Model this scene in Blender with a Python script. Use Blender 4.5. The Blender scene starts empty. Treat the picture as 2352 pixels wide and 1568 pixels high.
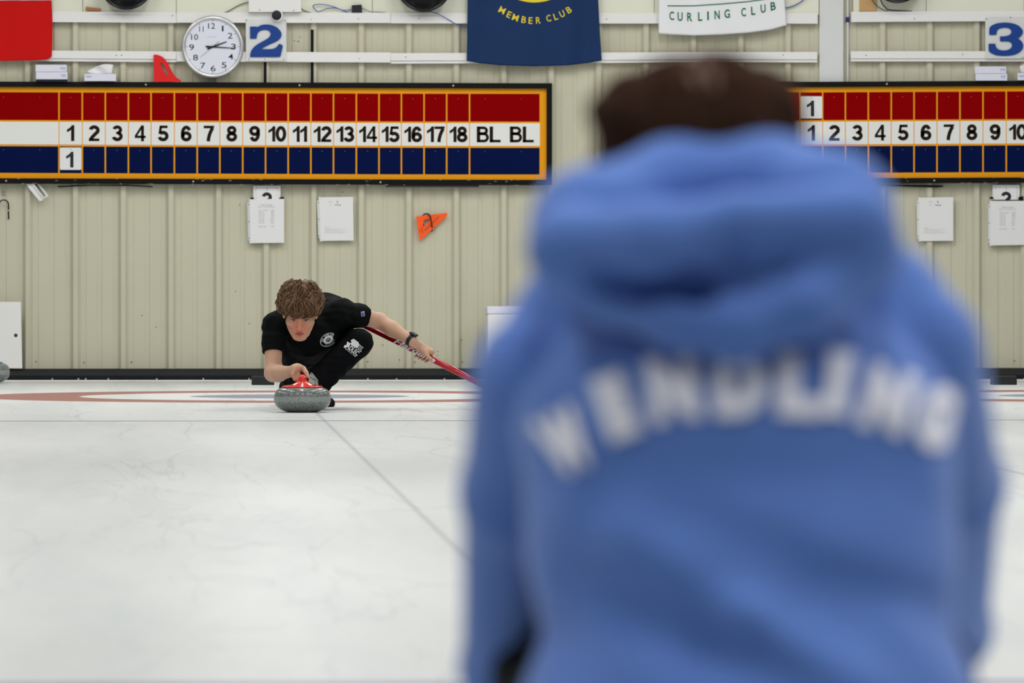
import bpy, bmesh, math, random
import numpy as np
from mathutils import Vector

random.seed(7)
rng = np.random.default_rng(7)
SC = bpy.context.scene
COL = SC.collection
H, F = 0.73, 16070.0
TH = math.atan((1176 - 378) / F)
PH = math.atan((784 - 609) / F)
FW = np.array([math.sin(TH) * math.cos(PH), math.cos(TH) * math.cos(PH), -math.sin(PH)])
RT = np.array([math.cos(TH), -math.sin(TH), 0.0])
UP = np.cross(RT, FW)
CAM = np.array([0, 0, H])


def ray(px, py):
    return FW + RT * ((px - 1176) / F) + UP * ((784 - py) / F)


def onY(px, py, Y):
    r = ray(px, py)
    return CAM + r * (Y / r[1])


def onG(px, py, z=0.0):
    r = ray(px, py)
    return CAM + r * ((z - H) / r[2])


def onD(px, py, d):
    return CAM + ray(px, py) * d


TEE = onG(688, 910)
HOGY = onG(1176, 965.5)[1]
WY = onD(700, 609, 44.3)[1]


def W(px, py, off=0.0):
    return onY(px, py, WY - off)


# ------------------------------------------------------------------ materials
def lin(c):
    out = []
    for v in c:
        v = v / 255.0
        out.append(v / 12.92 if v <= 0.04045 else ((v + 0.055) / 1.055) ** 2.4)
    return (out[0], out[1], out[2], 1.0)


def mat(name, rgb, rough=0.6, spec=0.3, metal=0.0, noise=0.0, nscale=30.0, sss=0.0, bump=0.0, bscale=200.0, sheen=0.0, coat=0.0):
    m = bpy.data.materials.new(name)
    m.use_nodes = True
    nt = m.node_tree
    b = nt.nodes['Principled BSDF']
    b.inputs['Base Color'].default_value = lin(rgb)
    b.inputs['Roughness'].default_value = rough
    b.inputs['Specular IOR Level'].default_value = spec
    b.inputs['Metallic'].default_value = metal
    b.inputs['Coat Weight'].default_value = coat
    b.inputs['Sheen Weight'].default_value = sheen
    if sss:
        b.inputs['Subsurface Weight'].default_value = sss
        b.inputs['Subsurface Radius'].default_value = (0.02, 0.008, 0.004)
        b.inputs['Subsurface Scale'].default_value = 0.4
    tc = nt.nodes.new('ShaderNodeTexCoord')
    if noise:
        n = nt.nodes.new('ShaderNodeTexNoise')
        n.inputs['Scale'].default_value = nscale
        n.inputs['Detail'].default_value = 4
        nt.links.new(tc.outputs['Object'], n.inputs['Vector'])
        mx = nt.nodes.new('ShaderNodeMix')
        mx.data_type = 'RGBA'
        c = lin(rgb)
        mx.inputs[6].default_value = tuple(v * (1 - noise) for v in c[:3]) + (1,)
        mx.inputs[7].default_value = tuple(min(1, v * (1 + noise)) for v in c[:3]) + (1,)
        nt.links.new(n.outputs['Fac'], mx.inputs[0])
        nt.links.new(mx.outputs[2], b.inputs['Base Color'])
    if bump:
        n2 = nt.nodes.new('ShaderNodeTexNoise')
        n2.inputs['Scale'].default_value = bscale
        nt.links.new(tc.outputs['Object'], n2.inputs['Vector'])
        bp = nt.nodes.new('ShaderNodeBump')
        bp.inputs['Strength'].default_value = bump
        bp.inputs['Distance'].default_value = 0.004
        nt.links.new(n2.outputs['Fac'], bp.inputs['Height'])
        nt.links.new(bp.outputs['Normal'], b.inputs['Normal'])
    return m


class NG:
    """small helper for node maths"""
    def __init__(s, m):
        s.nt = m.node_tree

    def n(s, t, **kw):
        nd = s.nt.nodes.new(t)
        for k, v in kw.items():
            setattr(nd, k, v)
        return nd

    def put(s, sock, v):
        if isinstance(v, (int, float)):
            sock.default_value = v
        elif isinstance(v, tuple):
            sock.default_value = v
        else:
            s.nt.links.new(v, sock)

    def m(s, op, a, b=0.0, c=0.0):
        nd = s.n('ShaderNodeMath', operation=op)
        for i, v in enumerate((a, b, c)):
            s.put(nd.inputs[i], v)
        return nd.outputs[0]

    def band(s, v, lo, hi, e):
        """soft 1 inside lo..hi"""
        a = s.n('ShaderNodeMapRange', interpolation_type='SMOOTHSTEP')
        s.put(a.inputs['Value'], v)
        a.inputs['From Min'].default_value = lo - e
        a.inputs['From Max'].default_value = lo + e
        b = s.n('ShaderNodeMapRange', interpolation_type='SMOOTHSTEP')
        s.put(b.inputs['Value'], v)
        b.inputs['From Min'].default_value = hi - e
        b.inputs['From Max'].default_value = hi + e
        b.inputs['To Min'].default_value = 1.0
        b.inputs['To Max'].default_value = 0.0
        return s.m('MULTIPLY', a.outputs[0], b.outputs[0])

    def mix(s, f, a, b):
        nd = s.n('ShaderNodeMix', data_type='RGBA')
        s.put(nd.inputs[0], f)
        s.put(nd.inputs[6], a)
        s.put(nd.inputs[7], b)
        return nd.outputs[2]

    def noise(s, vec, sc, det=4, rough=0.5):
        nd = s.n('ShaderNodeTexNoise')
        s.put(nd.inputs['Vector'], vec)
        nd.inputs['Scale'].default_value = sc
        nd.inputs['Detail'].default_value = det
        nd.inputs['Roughness'].default_value = rough
        return nd.outputs['Fac']


M = {}
M['wall'] = mat('wall_metal', (197, 194, 172), 0.6, 0.12, noise=0.05, nscale=2.5)
M['liner'] = mat('wall_liner', (226, 227, 208), 0.6, 0.2, noise=0.02, nscale=3)
M['white_paint'] = mat('white_paint', (232, 231, 229), 0.45, 0.3, noise=0.02, nscale=4)
M['grey_paint'] = mat('grey_paint', (215, 217, 216), 0.5, 0.3)
M['ceiling'] = mat('ceiling_paint', (150, 151, 150), 0.8, 0.1)
M['side'] = mat('side_wall', (120, 121, 120), 0.7, 0.1)
M['black_rubber'] = mat('black_rubber', (30, 32, 33), 0.6, 0.2, noise=0.25, nscale=9)
M['black'] = mat('black_paint', (13, 14, 15), 0.5, 0.12)
M['black_gloss'] = mat('black_gloss', (20, 21, 23), 0.22, 0.5)
M['gold'] = mat('gold_paint', (234, 157, 24), 0.5, 0.1, noise=0.05, nscale=6)
M['board_red'] = mat('board_red', (136, 0, 3), 0.55, 0.02, noise=0.05, nscale=5)
M['board_white'] = mat('board_white', (228, 229, 226), 0.4, 0.25)
M['board_blue'] = mat('board_blue', (8, 21, 66), 0.55, 0.02, noise=0.1, nscale=5)
M['ink'] = mat('ink', (34, 22, 12), 0.6, 0.1)
M['ink_grey'] = mat('ink_grey', (150, 152, 152), 0.7, 0.1)
M['ink_pale'] = mat('ink_pale', (178, 180, 184), 0.7, 0.1)
M['sign_blue'] = mat('sign_blue', (8, 60, 138), 0.4, 0.3)
M['screw'] = mat('screw_metal', (190, 190, 186), 0.35, 0.5, metal=0.6)
M['dark_screw'] = mat('dark_screw', (70, 66, 62), 0.5, 0.3)
M['alu'] = mat('brushed_aluminium', (215, 216, 216), 0.33, 0.5, metal=0.85)
M['clock_face'] = mat('clock_face', (222, 225, 237), 0.5, 0.2)
M['charcoal'] = mat('charcoal', (38, 40, 46), 0.5, 0.2)
M['flag_red'] = mat('flag_red', (200, 20, 18), 0.75, 0.1, noise=0.06, nscale=4)
M['flag_white'] = mat('flag_white', (232, 233, 236), 0.75, 0.1)
M['flag_blue'] = mat('flag_blue', (12, 46, 90), 0.6, 0.2, noise=0.12, nscale=4)
M['yellow'] = mat('flag_yellow', (226, 205, 62), 0.7, 0.1)
M['green'] = mat('print_green', (10, 112, 66), 0.7, 0.1)
M['tissue_box'] = mat('carton', (222, 222, 236), 0.6, 0.2)
M['tissue_print'] = mat('carton_print', (178, 190, 220), 0.6, 0.2)
M['tissue'] = mat('tissue', (235, 235, 236), 0.9, 0.05)
M['red_plastic'] = mat('red_plastic', (222, 12, 16), 0.35, 0.35)
M['orange'] = mat('orange_plastic', (255, 92, 20), 0.4, 0.3)
M['paper'] = mat('paper', (228, 228, 228), 0.7, 0.1)
M['sleeve'] = mat('clear_sleeve', (216, 221, 218), 0.3, 0.4)
M['wire_blue'] = mat('wire_blue', (70, 98, 170), 0.5, 0.3)
M['wire_grey'] = mat('wire_grey', (98, 97, 90), 0.5, 0.3)
M['wood'] = mat('wood', (196, 160, 112), 0.7, 0.1, noise=0.1, nscale=25)
M['wood_dark'] = mat('wood_dark', (172, 118, 74), 0.7, 0.1, noise=0.15, nscale=40)
M['skin'] = mat('skin', (198, 156, 130), 0.5, 0.3, noise=0.06, nscale=25, sss=0.15)
M['lips'] = mat('lips', (176, 84, 78), 0.45, 0.3)
M['eye_white'] = mat('eye_white', (196, 188, 182), 0.3, 0.4)
M['iris'] = mat('iris', (58, 44, 34), 0.25, 0.5)
M['hair'] = mat('brown_hair', (74, 50, 32), 0.5, 0.3, noise=0.5, nscale=30)
M['brow'] = mat('brow_hair', (104, 72, 50), 0.6, 0.2)
M['hair_dark'] = mat('dark_hair', (52, 34, 25), 0.85, 0.04, noise=0.35, nscale=14)
M['shirt'] = mat('black_shirt', (10, 12, 13), 0.85, 0.08, noise=0.25, nscale=14)
M['trouser'] = mat('black_trousers', (9, 10, 13), 0.8, 0.08, noise=0.25, nscale=14)
M['print_white'] = mat('print_white', (216, 220, 222), 0.7, 0.1)
M['shoe_grey'] = mat('shoe_grey', (186, 190, 186), 0.5, 0.3, noise=0.08, nscale=60)
M['sole_white'] = mat('sole_white', (224, 226, 224), 0.5, 0.3)
M['broom_red'] = mat('broom_red', (168, 4, 22), 0.2, 0.5, metal=0.3, coat=0.4)
M['handle_red'] = mat('handle_red', (226, 42, 26), 0.22, 0.5, coat=0.4)
M['handle_blue'] = mat('handle_blue', (30, 130, 170), 0.25, 0.5, coat=0.3)
M['hoodie'] = mat('blue_fleece', (84, 117, 186), 0.9, 0.1, noise=0.05, nscale=10, sheen=0.2)
M['letter'] = mat('fleece_letter', (224, 225, 236), 0.85, 0.1)
M['patch_blue'] = mat('patch_blue', (36, 82, 190), 0.7, 0.1)
M['patch_red'] = mat('patch_red', (206, 50, 60), 0.7, 0.1)
M['steel'] = mat('steel_chain', (190, 186, 176), 0.3, 0.5, metal=0.8)

g = NG(M['hair'])
pb_ = M['hair'].node_tree.nodes['Principled BSDF']
hs_ = pb_.inputs['Base Color'].links[0].from_socket
hg_ = g.n('ShaderNodeNewGeometry')
g.put(pb_.inputs['Base Color'], g.mix(g.m('MULTIPLY', hg_.outputs['Random Per Island'], 0.8), hs_, lin((142, 108, 74))))

# the face is ruddier than the arms
SKIN_FACE = NG(M['skin'])

# granite of the stones, with the lighter striking band round the middle
m = M['granite'] = mat('granite', (112, 118, 114), 0.28, 0.5)
g = NG(m)
pb = m.node_tree.nodes['Principled BSDF']
tc = g.n('ShaderNodeTexCoord')
sep = g.n('ShaderNodeSeparateXYZ')
g.put(sep.inputs[0], tc.outputs['Object'])
n1 = g.noise(tc.outputs['Object'], 120, 4, 0.75)
n2 = g.noise(tc.outputs['Object'], 260, 2, 0.6)
bandm = g.m('MULTIPLY', g.band(g.m('ADD', sep.outputs['Z'], g.m('MULTIPLY', g.m('SUBTRACT', n1, 0.5), 0.022)), 0.053, 0.079, 0.005), 0.85)
base = g.mix(g.band(n1, 0.42, 2, 0.08), lin((50, 53, 51)), lin((112, 116, 112)))
base = g.mix(g.band(n2, 0.62, 2, 0.03), base, lin((186, 190, 186)))
band_c = g.mix(g.band(n1, 0.45, 2, 0.12), lin((118, 125, 122)), lin((156, 162, 158)))
g.put(pb.inputs['Base Color'], g.mix(bandm, base, band_c))
g.put(pb.inputs['Roughness'], g.m('MULTIPLY_ADD', bandm, 0.4, 0.2))

# ice sheet with the painted houses and lines under its surface
m = M['ice'] = mat('ice', (230, 232, 228), 0.4, 0.2)
g = NG(m)
pb = m.node_tree.nodes['Principled BSDF']
geo = g.n('ShaderNodeNewGeometry')
sep = g.n('ShaderNodeSeparateXYZ')
g.put(sep.inputs[0], geo.outputs['Position'])
X, Y = sep.outputs['X'], sep.outputs['Y']
mpn = g.n('ShaderNodeVectorMath', operation='MULTIPLY')
g.put(mpn.inputs[0], geo.outputs['Position'])
mpn.inputs[1].default_value = (1.0, 0.09, 1.0)
pos = mpn.outputs[0]
col = g.mix(g.band(g.noise(pos, 2.2, 7, 0.66), 0.47, 3, 0.14), lin((197, 201, 199)), lin((209, 211, 209)))
# hairline cracks: ridges of a warped noise
wn = g.n('ShaderNodeTexNoise')
g.put(wn.inputs['Vector'], pos)
wn.inputs['Scale'].default_value = 2.0
wn.inputs['Detail'].default_value = 5
wn.inputs['Distortion'].default_value = 1.2
ridge = g.m('ABSOLUTE', g.m('SUBTRACT', wn.outputs['Fac'], 0.5))
vein = g.m('MULTIPLY', g.band(ridge, -1, 0.006, 0.005), g.band(g.noise(pos, 0.8, 2), 0.5, 3, 0.08))
col = g.mix(g.m('MULTIPLY', vein, 0.5), col, lin((174, 178, 176)))
vor = g.n('ShaderNodeTexVoronoi', feature='DISTANCE_TO_EDGE')
wv = g.n('ShaderNodeVectorMath', operation='MULTIPLY_ADD')
nn = g.n('ShaderNodeTexNoise')
g.put(nn.inputs['Vector'], pos)
nn.inputs['Scale'].default_value = 2.5
nn.inputs['Detail'].default_value = 4
g.put(wv.inputs[0], nn.outputs['Color'])
wv.inputs[1].default_value = (0.5, 0.35, 0)
g.put(wv.inputs[2], pos)
g.put(vor.inputs['Vector'], wv.outputs[0])
vor.inputs['Scale'].default_value = 2.6
crack = g.m('MULTIPLY', g.band(vor.outputs['Distance'], -1, 0.006, 0.012), g.band(g.noise(pos, 1.7, 3), 0.50, 3, 0.10))
col = g.mix(g.m('MULTIPLY', crack, 0.6), col, lin((166, 171, 170)))
for hx in (TEE[0], TEE[0] + 4.52):
    dx = g.m('SUBTRACT', X, float(hx))
    dy = g.m('SUBTRACT', Y, float(TEE[1]))
    rr = g.m('SQRT', g.m('ADD', g.m('MULTIPLY', dx, dx), g.m('MULTIPLY', dy, dy)))
    col = g.mix(g.m('MULTIPLY', g.band(rr, 1.22, 1.83, 0.012), 0.85), col, lin((140, 66, 48)))
    col = g.mix(g.m('MULTIPLY', g.band(rr, -1, 0.61, 0.012), 0.85), col, lin((112, 118, 138)))
    cl = g.m('MULTIPLY', g.band(dx, -0.009, 0.009, 0.007), g.band(g.noise(pos, 3.0, 4), 0.30, 3, 0.12))
    cl = g.m('MULTIPLY', cl, g.band(Y, 4.0, float(TEE[1]) - 1.0, 0.6))
    col = g.mix(g.m('MULTIPLY', cl, 0.42), col, lin((120, 126, 128)))
col = g.mix(g.m('MULTIPLY', g.band(Y, float(HOGY) - 0.05, float(HOGY) + 0.05, 0.01), 0.95), col, lin((72, 82, 112)))
col = g.mix(g.m('MULTIPLY', g.band(Y, 12.12, 12.26, 0.02), 0.9), col, lin((110, 112, 150)))
col = g.mix(g.m('MULTIPLY', g.band(X, float(TEE[0]) + 2.245, float(TEE[0]) + 2.258, 0.003), 0.8), col, lin((95, 104, 106)))
g.put(pb.inputs['Base Color'], col)
pb.inputs['Roughness'].default_value = 0.38
pb.inputs['Specular IOR Level'].default_value = 0.08


# ------------------------------------------------------------------ objects
WORLD = {}


def mesh_obj(name, V, Fc, material, parent=None, smooth=False, loc=None, **props):
    V = np.asarray(V, dtype=float).reshape(-1, 3)
    if parent is not None:
        o0 = WORLD[parent.name]
    elif loc is not None:
        o0 = np.asarray(loc, float)
    else:
        o0 = np.array([(V[:, 0].min() + V[:, 0].max()) / 2, (V[:, 1].min() + V[:, 1].max()) / 2, V[:, 2].min()])
    me = bpy.data.meshes.new(name)
    me.from_pydata((V - o0).tolist(), [], [list(map(int, f)) for f in Fc] if not isinstance(Fc, np.ndarray) else Fc.tolist())
    me.materials.append(material)
    if smooth:
        me.polygons.foreach_set('use_smooth', [True] * len(me.polygons))
    me.update()
    o = bpy.data.objects.new(name, me)
    COL.objects.link(o)
    WORLD[o.name] = o0
    if parent is not None:
        o.parent = parent
    else:
        o.location = o0
    for k, v in props.items():
        o[k] = v
    return o


def thing(name, label, cat, loc, group=None):
    o = bpy.data.objects.new(name, None)
    COL.objects.link(o)
    o.empty_display_size = 0.1
    o.location = loc
    WORLD[o.name] = np.asarray(loc, float)
    o['label'] = label
    o['category'] = cat
    if group:
        o['group'] = group
    return o


def tag(o, label, cat, group=None):
    o['label'] = label
    o['category'] = cat
    if group:
        o['group'] = group
    return o


class MB:
    def __init__(s):
        s.V, s.F = [], []

    def add(s, V, Fc):
        k = len(s.V)
        s.V += [tuple(map(float, v)) for v in V]
        s.F += [[int(i) + k for i in f] for f in Fc]
        return s

    def box(s, a, b):
        (x0, y0, z0), (x1, y1, z1) = a, b
        x0, x1 = min(x0, x1), max(x0, x1)
        y0, y1 = min(y0, y1), max(y0, y1)
        z0, z1 = min(z0, z1), max(z0, z1)
        V = [(x0, y0, z0), (x1, y0, z0), (x1, y1, z0), (x0, y1, z0), (x0, y0, z1), (x1, y0, z1), (x1, y1, z1), (x0, y1, z1)]
        return s.add(V, [(0, 3, 2, 1), (4, 5, 6, 7), (0, 1, 5, 4), (1, 2, 6, 5), (2, 3, 7, 6), (3, 0, 4, 7)])

    def prism(s, pts, o0, o1, mp=None):
        """pixel polygon on the end wall, from offset o0 (back) to o1 (front)"""
        mp = mp or W
        n = len(pts)
        A = [mp(x, y, o1) for x, y in pts]
        B = [mp(x, y, o0) for x, y in pts]
        ar = sum(pts[i][0] * pts[(i + 1) % n][1] - pts[(i + 1) % n][0] * pts[i][1] for i in range(n))
        fr = list(range(n))
        f = [fr if ar < 0 else fr[::-1], [i + n for i in (fr[::-1] if ar < 0 else fr)]]
        for i in range(n):
            j = (i + 1) % n
            f.append((i, i + n, j + n, j) if ar < 0 else (j, j + n, i + n, i))
        return s.add(A + B, f)

    def rect(s, x0, y0, x1, y1, o0, o1, mp=None):
        return s.prism([(x0, y0), (x0, y1), (x1, y1), (x1, y0)], o0, o1, mp)

    def tube(s, P, r, n=8, caps=True):
        P = [np.asarray(p, float) for p in P]
        R = r if isinstance(r, (list, tuple)) else [r] * len(P)
        k = len(s.V)
        prev = None
        for i, p in enumerate(P):
            t = P[min(i + 1, len(P) - 1)] - P[max(i - 1, 0)]
            t = t / (np.linalg.norm(t) + 1e-12)
            if prev is None:
                ref = np.array([0, 0, 1.0]) if abs(t[2]) < 0.9 else np.array([1.0, 0, 0])
                a = np.cross(t, ref)
            else:
                a = prev - t * np.dot(prev, t)
            a = a / (np.linalg.norm(a) + 1e-12)
            prev = a
            b = np.cross(t, a)
            for j in range(n):
                q = 2 * math.pi * j / n
                s.V.append(tuple(p + R[i] * (a * math.cos(q) + b * math.sin(q))))
        for i in range(len(P) - 1):
            for j in range(n):
                j2 = (j + 1) % n
                s.F.append([k + i * n + j, k + i * n + j2, k + (i + 1) * n + j2, k + (i + 1) * n + j])
        if caps:
            s.F.append([k + j for j in range(n)][::-1])
            s.F.append([k + (len(P) - 1) * n + j for j in range(n)])
        return s

    def lathe(s, prof, c, n=48, axis=(0, 0, 1)):
        """prof: (radius, height) pairs along axis from c"""
        ax = np.asarray(axis, float)
        ax /= np.linalg.norm(ax)
        ref = np.array([1.0, 0, 0]) if abs(ax[0]) < 0.9 else np.array([0, 0, 1.0])
        a = np.cross(ax, ref)
        a /= np.linalg.norm(a)
        b = np.cross(ax, a)
        k = len(s.V)
        c = np.asarray(c, float)
        for r, h in prof:
            for j in range(n):
                q = 2 * math.pi * j / n
                s.V.append(tuple(c + ax * h + r * (a * math.cos(q) + b * math.sin(q))))
        for i in range(len(prof) - 1):
            for j in range(n):
                j2 = (j + 1) % n
                s.F.append([k + i * n + j, k + i * n + j2, k + (i + 1) * n + j2, k + (i + 1) * n + j])
        s.F.append([k + j for j in range(n)][::-1])
        s.F.append([k + (len(prof) - 1) * n + j for j in range(n)])
        return s

    def build(s, name, material, parent=None, smooth=False, loc=None, bevel=0.0, **props):
        o = mesh_obj(name, s.V, s.F, material, parent, smooth, loc, **props)
        if bevel:
            bv = o.modifiers.new('bevel', 'BEVEL')
            bv.width = bevel
            bv.segments = 2
            bv.limit_method = 'ANGLE'
        return o


class Repeat:
    """one small piece, copied to every place it is seen"""
    def __init__(s, cs, prof_, seg):
        s.cs, s.prof, s.seg = cs, prof_, seg

    def build(s, name, material, parent=None, smooth=False, loc=None, **props):
        me = None
        o0 = WORLD[parent.name]
        for c in s.cs:
            if me is None:
                o = MB().lathe(s.prof, o0, s.seg, (0, -1, 0)).build(name, material, parent, False, None, **props)
                me = o.data
            else:
                o = bpy.data.objects.new(name, me)
                COL.objects.link(o)
                o.parent = parent
                for k_, v_ in props.items():
                    o[k_] = v_
            o.location = Vector(np.asarray(c) - o0)
        return o


def screws(pts, off, r=0.004, mp=None):
    return Repeat([(mp or W)(x, y, off) for x, y in pts], [(r, 0), (r * 0.8, 0.002), (r * 0.2, 0.003)], 10)


# ------------------------------------------------------------------ lettering
def glyphs(txt, offset=0.0, shear=0.0, spacing=1.0):
    cu = bpy.data.curves.new('lettering', 'FONT')
    cu.body = txt
    cu.size = 1.0
    cu.offset = offset
    cu.shear = shear
    cu.space_character = spacing
    cu.resolution_u = 4
    o = bpy.data.objects.new('lettering_tmp', cu)
    COL.objects.link(o)
    dg = bpy.context.evaluated_depsgraph_get()
    ev = o.evaluated_get(dg)
    me = ev.to_mesh()
    V = np.array([(v.co.x, v.co.y) for v in me.vertices]) if len(me.vertices) else np.zeros((0, 2))
    Fc = [list(p.vertices) for p in me.polygons]
    ev.to_mesh_clear()
    bpy.data.objects.remove(o)
    bpy.data.curves.remove(cu)
    return V, Fc


def text_box(mb, txt, x0, y0, x1, y1, off, offset=0.0, mp=None, shear=0.0, spacing=1.0, rot=0.0):
    """text fitted to a pixel box on the end wall (y down)"""
    V, Fc = glyphs(txt, offset, shear, spacing)
    lo, hi = V.min(0), V.max(0)
    U = (V - lo) / (hi - lo)
    x = x0 + U[:, 0] * (x1 - x0)
    y = y1 + U[:, 1] * (y0 - y1)
    if rot:
        cx, cy = (x0 + x1) / 2, (y0 + y1) / 2
        c, s_ = math.cos(rot), math.sin(rot)
        x, y = cx + (x - cx) * c - (y - cy) * s_, cy + (x - cx) * s_ + (y - cy) * c
    mb.add([(mp or W)(a, b, off) for a, b in zip(x, y)], Fc)
    return mb


def arc_pts(cx, cy, rx, ry, a0, a1, n=22):
    return [(cx + rx * math.cos(math.radians(a0 + (a1 - a0) * i / n)), cy + ry * math.sin(math.radians(a0 + (a1 - a0) * i / n))) for i in range(n + 1)]


def stroke(pts, t, closed=False):
    P = np.array(pts, float)
    n = len(P)
    L, Rr = [], []
    for i in range(n):
        a = P[(i - 1) % n] if (closed or i > 0) else P[i]
        b = P[(i + 1) % n] if (closed or i < n - 1) else P[i]
        d = b - a
        d = d / (np.linalg.norm(d) + 1e-9)
        nn_ = np.array([-d[1], d[0]])
        L.append(P[i] + nn_ * t / 2)
        Rr.append(P[i] - nn_ * t / 2)
    V = L + Rr
    m = n if closed else n - 1
    return np.array(V), [(n + i, n + (i + 1) % n, (i + 1) % n, i) for i in range(m)]


T_ = .225
A_, CX_ = .0975, .3425


def poly(*pts):
    return np.array(pts, float), [tuple(range(len(pts)))]


DIGIT = {
    '0': [stroke(arc_pts(CX_, .5, .245, .4025, 0, 360, 40)[:-1], T_, True)],
    '1': [poly((.46, 1), (.46, 0), (.255, 0), (.255, .70), (.13, .61), (0, .555), (0, .735), (.13, .80), (.25, .91), (.30, 1))],
    '2': [stroke(arc_pts(CX_, .690, .240, .2125, 168, -28, 26) + [(.43, .475), (.26, .30), (.17, .20), (.125, .10)], T_), poly((0, .17), (0, 0), (.67, 0), (.67, .17))],
    '3': [stroke(arc_pts(.325, .715, .215, .1875, 165, -80, 24), T_ * .95), stroke(arc_pts(.325, .305, .250, .2075, 82, -168, 28), T_), poly((.24, .585), (.24, .445), (.40, .445), (.40, .585))],
    '4': [poly((.405, 1), (.405, 0), (.59, 0), (.59, 1)), poly((0, .36), (0, .205), (.70, .205), (.70, .36)), poly((0, .36), (.17, .36), (.45, .80), (.42, 1))],
    '5': [poly((.11, 1), (.09, .83), (.63, .83), (.63, 1)), poly((.11, 1), (.02, .47), (.19, .45), (.27, .95)), stroke(arc_pts(.325, .325, .255, .2275, 138, -165, 30), T_)],
    '6': [stroke(arc_pts(CX_, .315, .240, .2175, 0, 360, 36)[:-1], T_, True), stroke(arc_pts(CX_ + .005, .5, .245, .4025, 32, 215, 28), T_)],
    '7': [poly((0, 1), (0, .83), (.50, .83), (.67, .87), (.67, 1)), stroke([(.57, .86), (.46, .66), (.37, .44), (.31, .20), (.29, 0)], T_)],
    '8': [stroke(arc_pts(CX_, .725, .205, .1775, 0, 360, 34)[:-1], T_ * .95, True), stroke(arc_pts(CX_, .300, .245, .2025, 0, 360, 36)[:-1], T_, True)],
    'B': [poly((0, 1), (0, 0), (.205, 0), (.205, 1)), stroke([(.1, .915), (.38, .915)] + arc_pts(.40, .735, .19, .18, 85, -85, 16) + [(.1, .555)], .17), stroke([(.1, .535), (.40, .535)] + arc_pts(.43, .31, .215, .225, 85, -85, 16) + [(.1, .085)], .17)],
    'L': [poly((0, 1), (0, 0), (.205, 0), (.205, 1)), poly((0, .165), (0, 0), (.66, 0), (.66, .165))],
}
DIGIT['9'] = [(np.array([(2 * CX_ - x, 1 - y) for x, y in V_]), F_) for V_, F_ in DIGIT['6']]
ADV = {'1': .455, 'B': .735, 'L': .66}


def numeral(mb, txt, x0, y0, x1, y1, off, mp=None):
    """heavy grotesque figures fitted to a pixel box"""
    x = 0.0
    VV, FF = [], []
    for i, ch in enumerate(txt):
        for V_, F_ in DIGIT[ch]:
            k = len(VV)
            VV += [(x + a, b) for a, b in V_]
            FF += [[q + k for q in f] for f in F_]
        x += ADV.get(ch, .685) + (.035 if i < len(txt) - 1 else 0)
    U = np.array(VV)
    lo, hi = U.min(0), U.max(0)
    U = (U - lo) / (hi - lo)
    return mb.add([(mp or W)(x0 + u * (x1 - x0), y1 + v * (y0 - y1), off) for u, v in U], FF)


def fill2d(loops, o0, o1, mp=None):
    """closed pixel loops (holes allowed) filled and given depth"""
    mp = mp or W
    cu = bpy.data.curves.new('outline', 'CURVE')
    cu.dimensions = '2D'
    cu.fill_mode = 'BOTH'
    cu.extrude = 0.5
    for L in loops:
        sp = cu.splines.new('POLY')
        sp.points.add(len(L) - 1)
        for p, (x, y) in zip(sp.points, L):
            p.co = (x / 100.0, -y / 100.0, 0, 1)
        sp.use_cyclic_u = True
    o = bpy.data.objects.new('outline_tmp', cu)
    COL.objects.link(o)
    dg = bpy.context.evaluated_depsgraph_get()
    ev = o.evaluated_get(dg)
    me = ev.to_mesh()
    V = [mp(v.co.x * 100, -v.co.y * 100, o1 if v.co.z > 0 else o0) for v in me.vertices]
    Fc = [list(p.vertices) for p in me.polygons]
    ev.to_mesh_clear()
    bpy.data.objects.remove(o)
    bpy.data.curves.remove(cu)
    return MB().add(V, Fc)


def ell_loop(cx, cy, rx, ry, n=40, a0=0.0, a1=2 * math.pi):
    return [(cx + rx * math.cos(a0 + (a1 - a0) * i / n), cy + ry * math.sin(a0 + (a1 - a0) * i / n)) for i in range(n)]


# ------------------------------------------------------------------ distance fields
def rc(a, b, ra, rb=None):
    a = np.asarray(a, float)
    b = np.asarray(b, float)
    rb = ra if rb is None else rb
    ba = b - a
    L2 = float(ba @ ba) + 1e-12

    def f(P):
        h = np.clip((P - a) @ ba / L2, 0, 1)
        return np.linalg.norm(P - a - h[:, None] * ba, axis=1) - (ra + (rb - ra) * h)
    return f


def ell(c, r, R=None):
    c = np.asarray(c, float)
    r = np.asarray(r, float)

    def f(P):
        q = P - c
        if R is not None:
            q = q @ R
        k0 = np.linalg.norm(q / r, axis=1)
        k1 = np.linalg.norm(q / (r * r), axis=1) + 1e-9
        return k0 * (k0 - 1.0) / k1
    return f


def smin(a, b, k):
    if k <= 0:
        return np.minimum(a, b)
    h = np.clip(0.5 + 0.5 * (b - a) / k, 0, 1)
    return b * (1 - h) + a * h - k * h * (1 - h)


def smax(a, b, k):
    return -smin(-a, -b, k)


def union(fs, k=0.02):
    def f(P):
        d = fs[0](P)
        for q in fs[1:]:
            if isinstance(q, tuple):
                d = smin(d, q[0](P), q[1])
            else:
                d = smin(d, q(P), k)
        return d
    return f


def cut(f0, p, n, k=0.0):
    """keep the side n points away from"""
    p = np.asarray(p, float)
    n = np.asarray(n, float) / np.linalg.norm(n)

    def f(P):
        return smax(f0(P), (P - p) @ n, k)
    return f


def carve(f0, tools):
    def f(P):
        d = f0(P)
        for t, k in tools:
            d = smax(d, -t(P), k)
        return d
    return f


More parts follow.
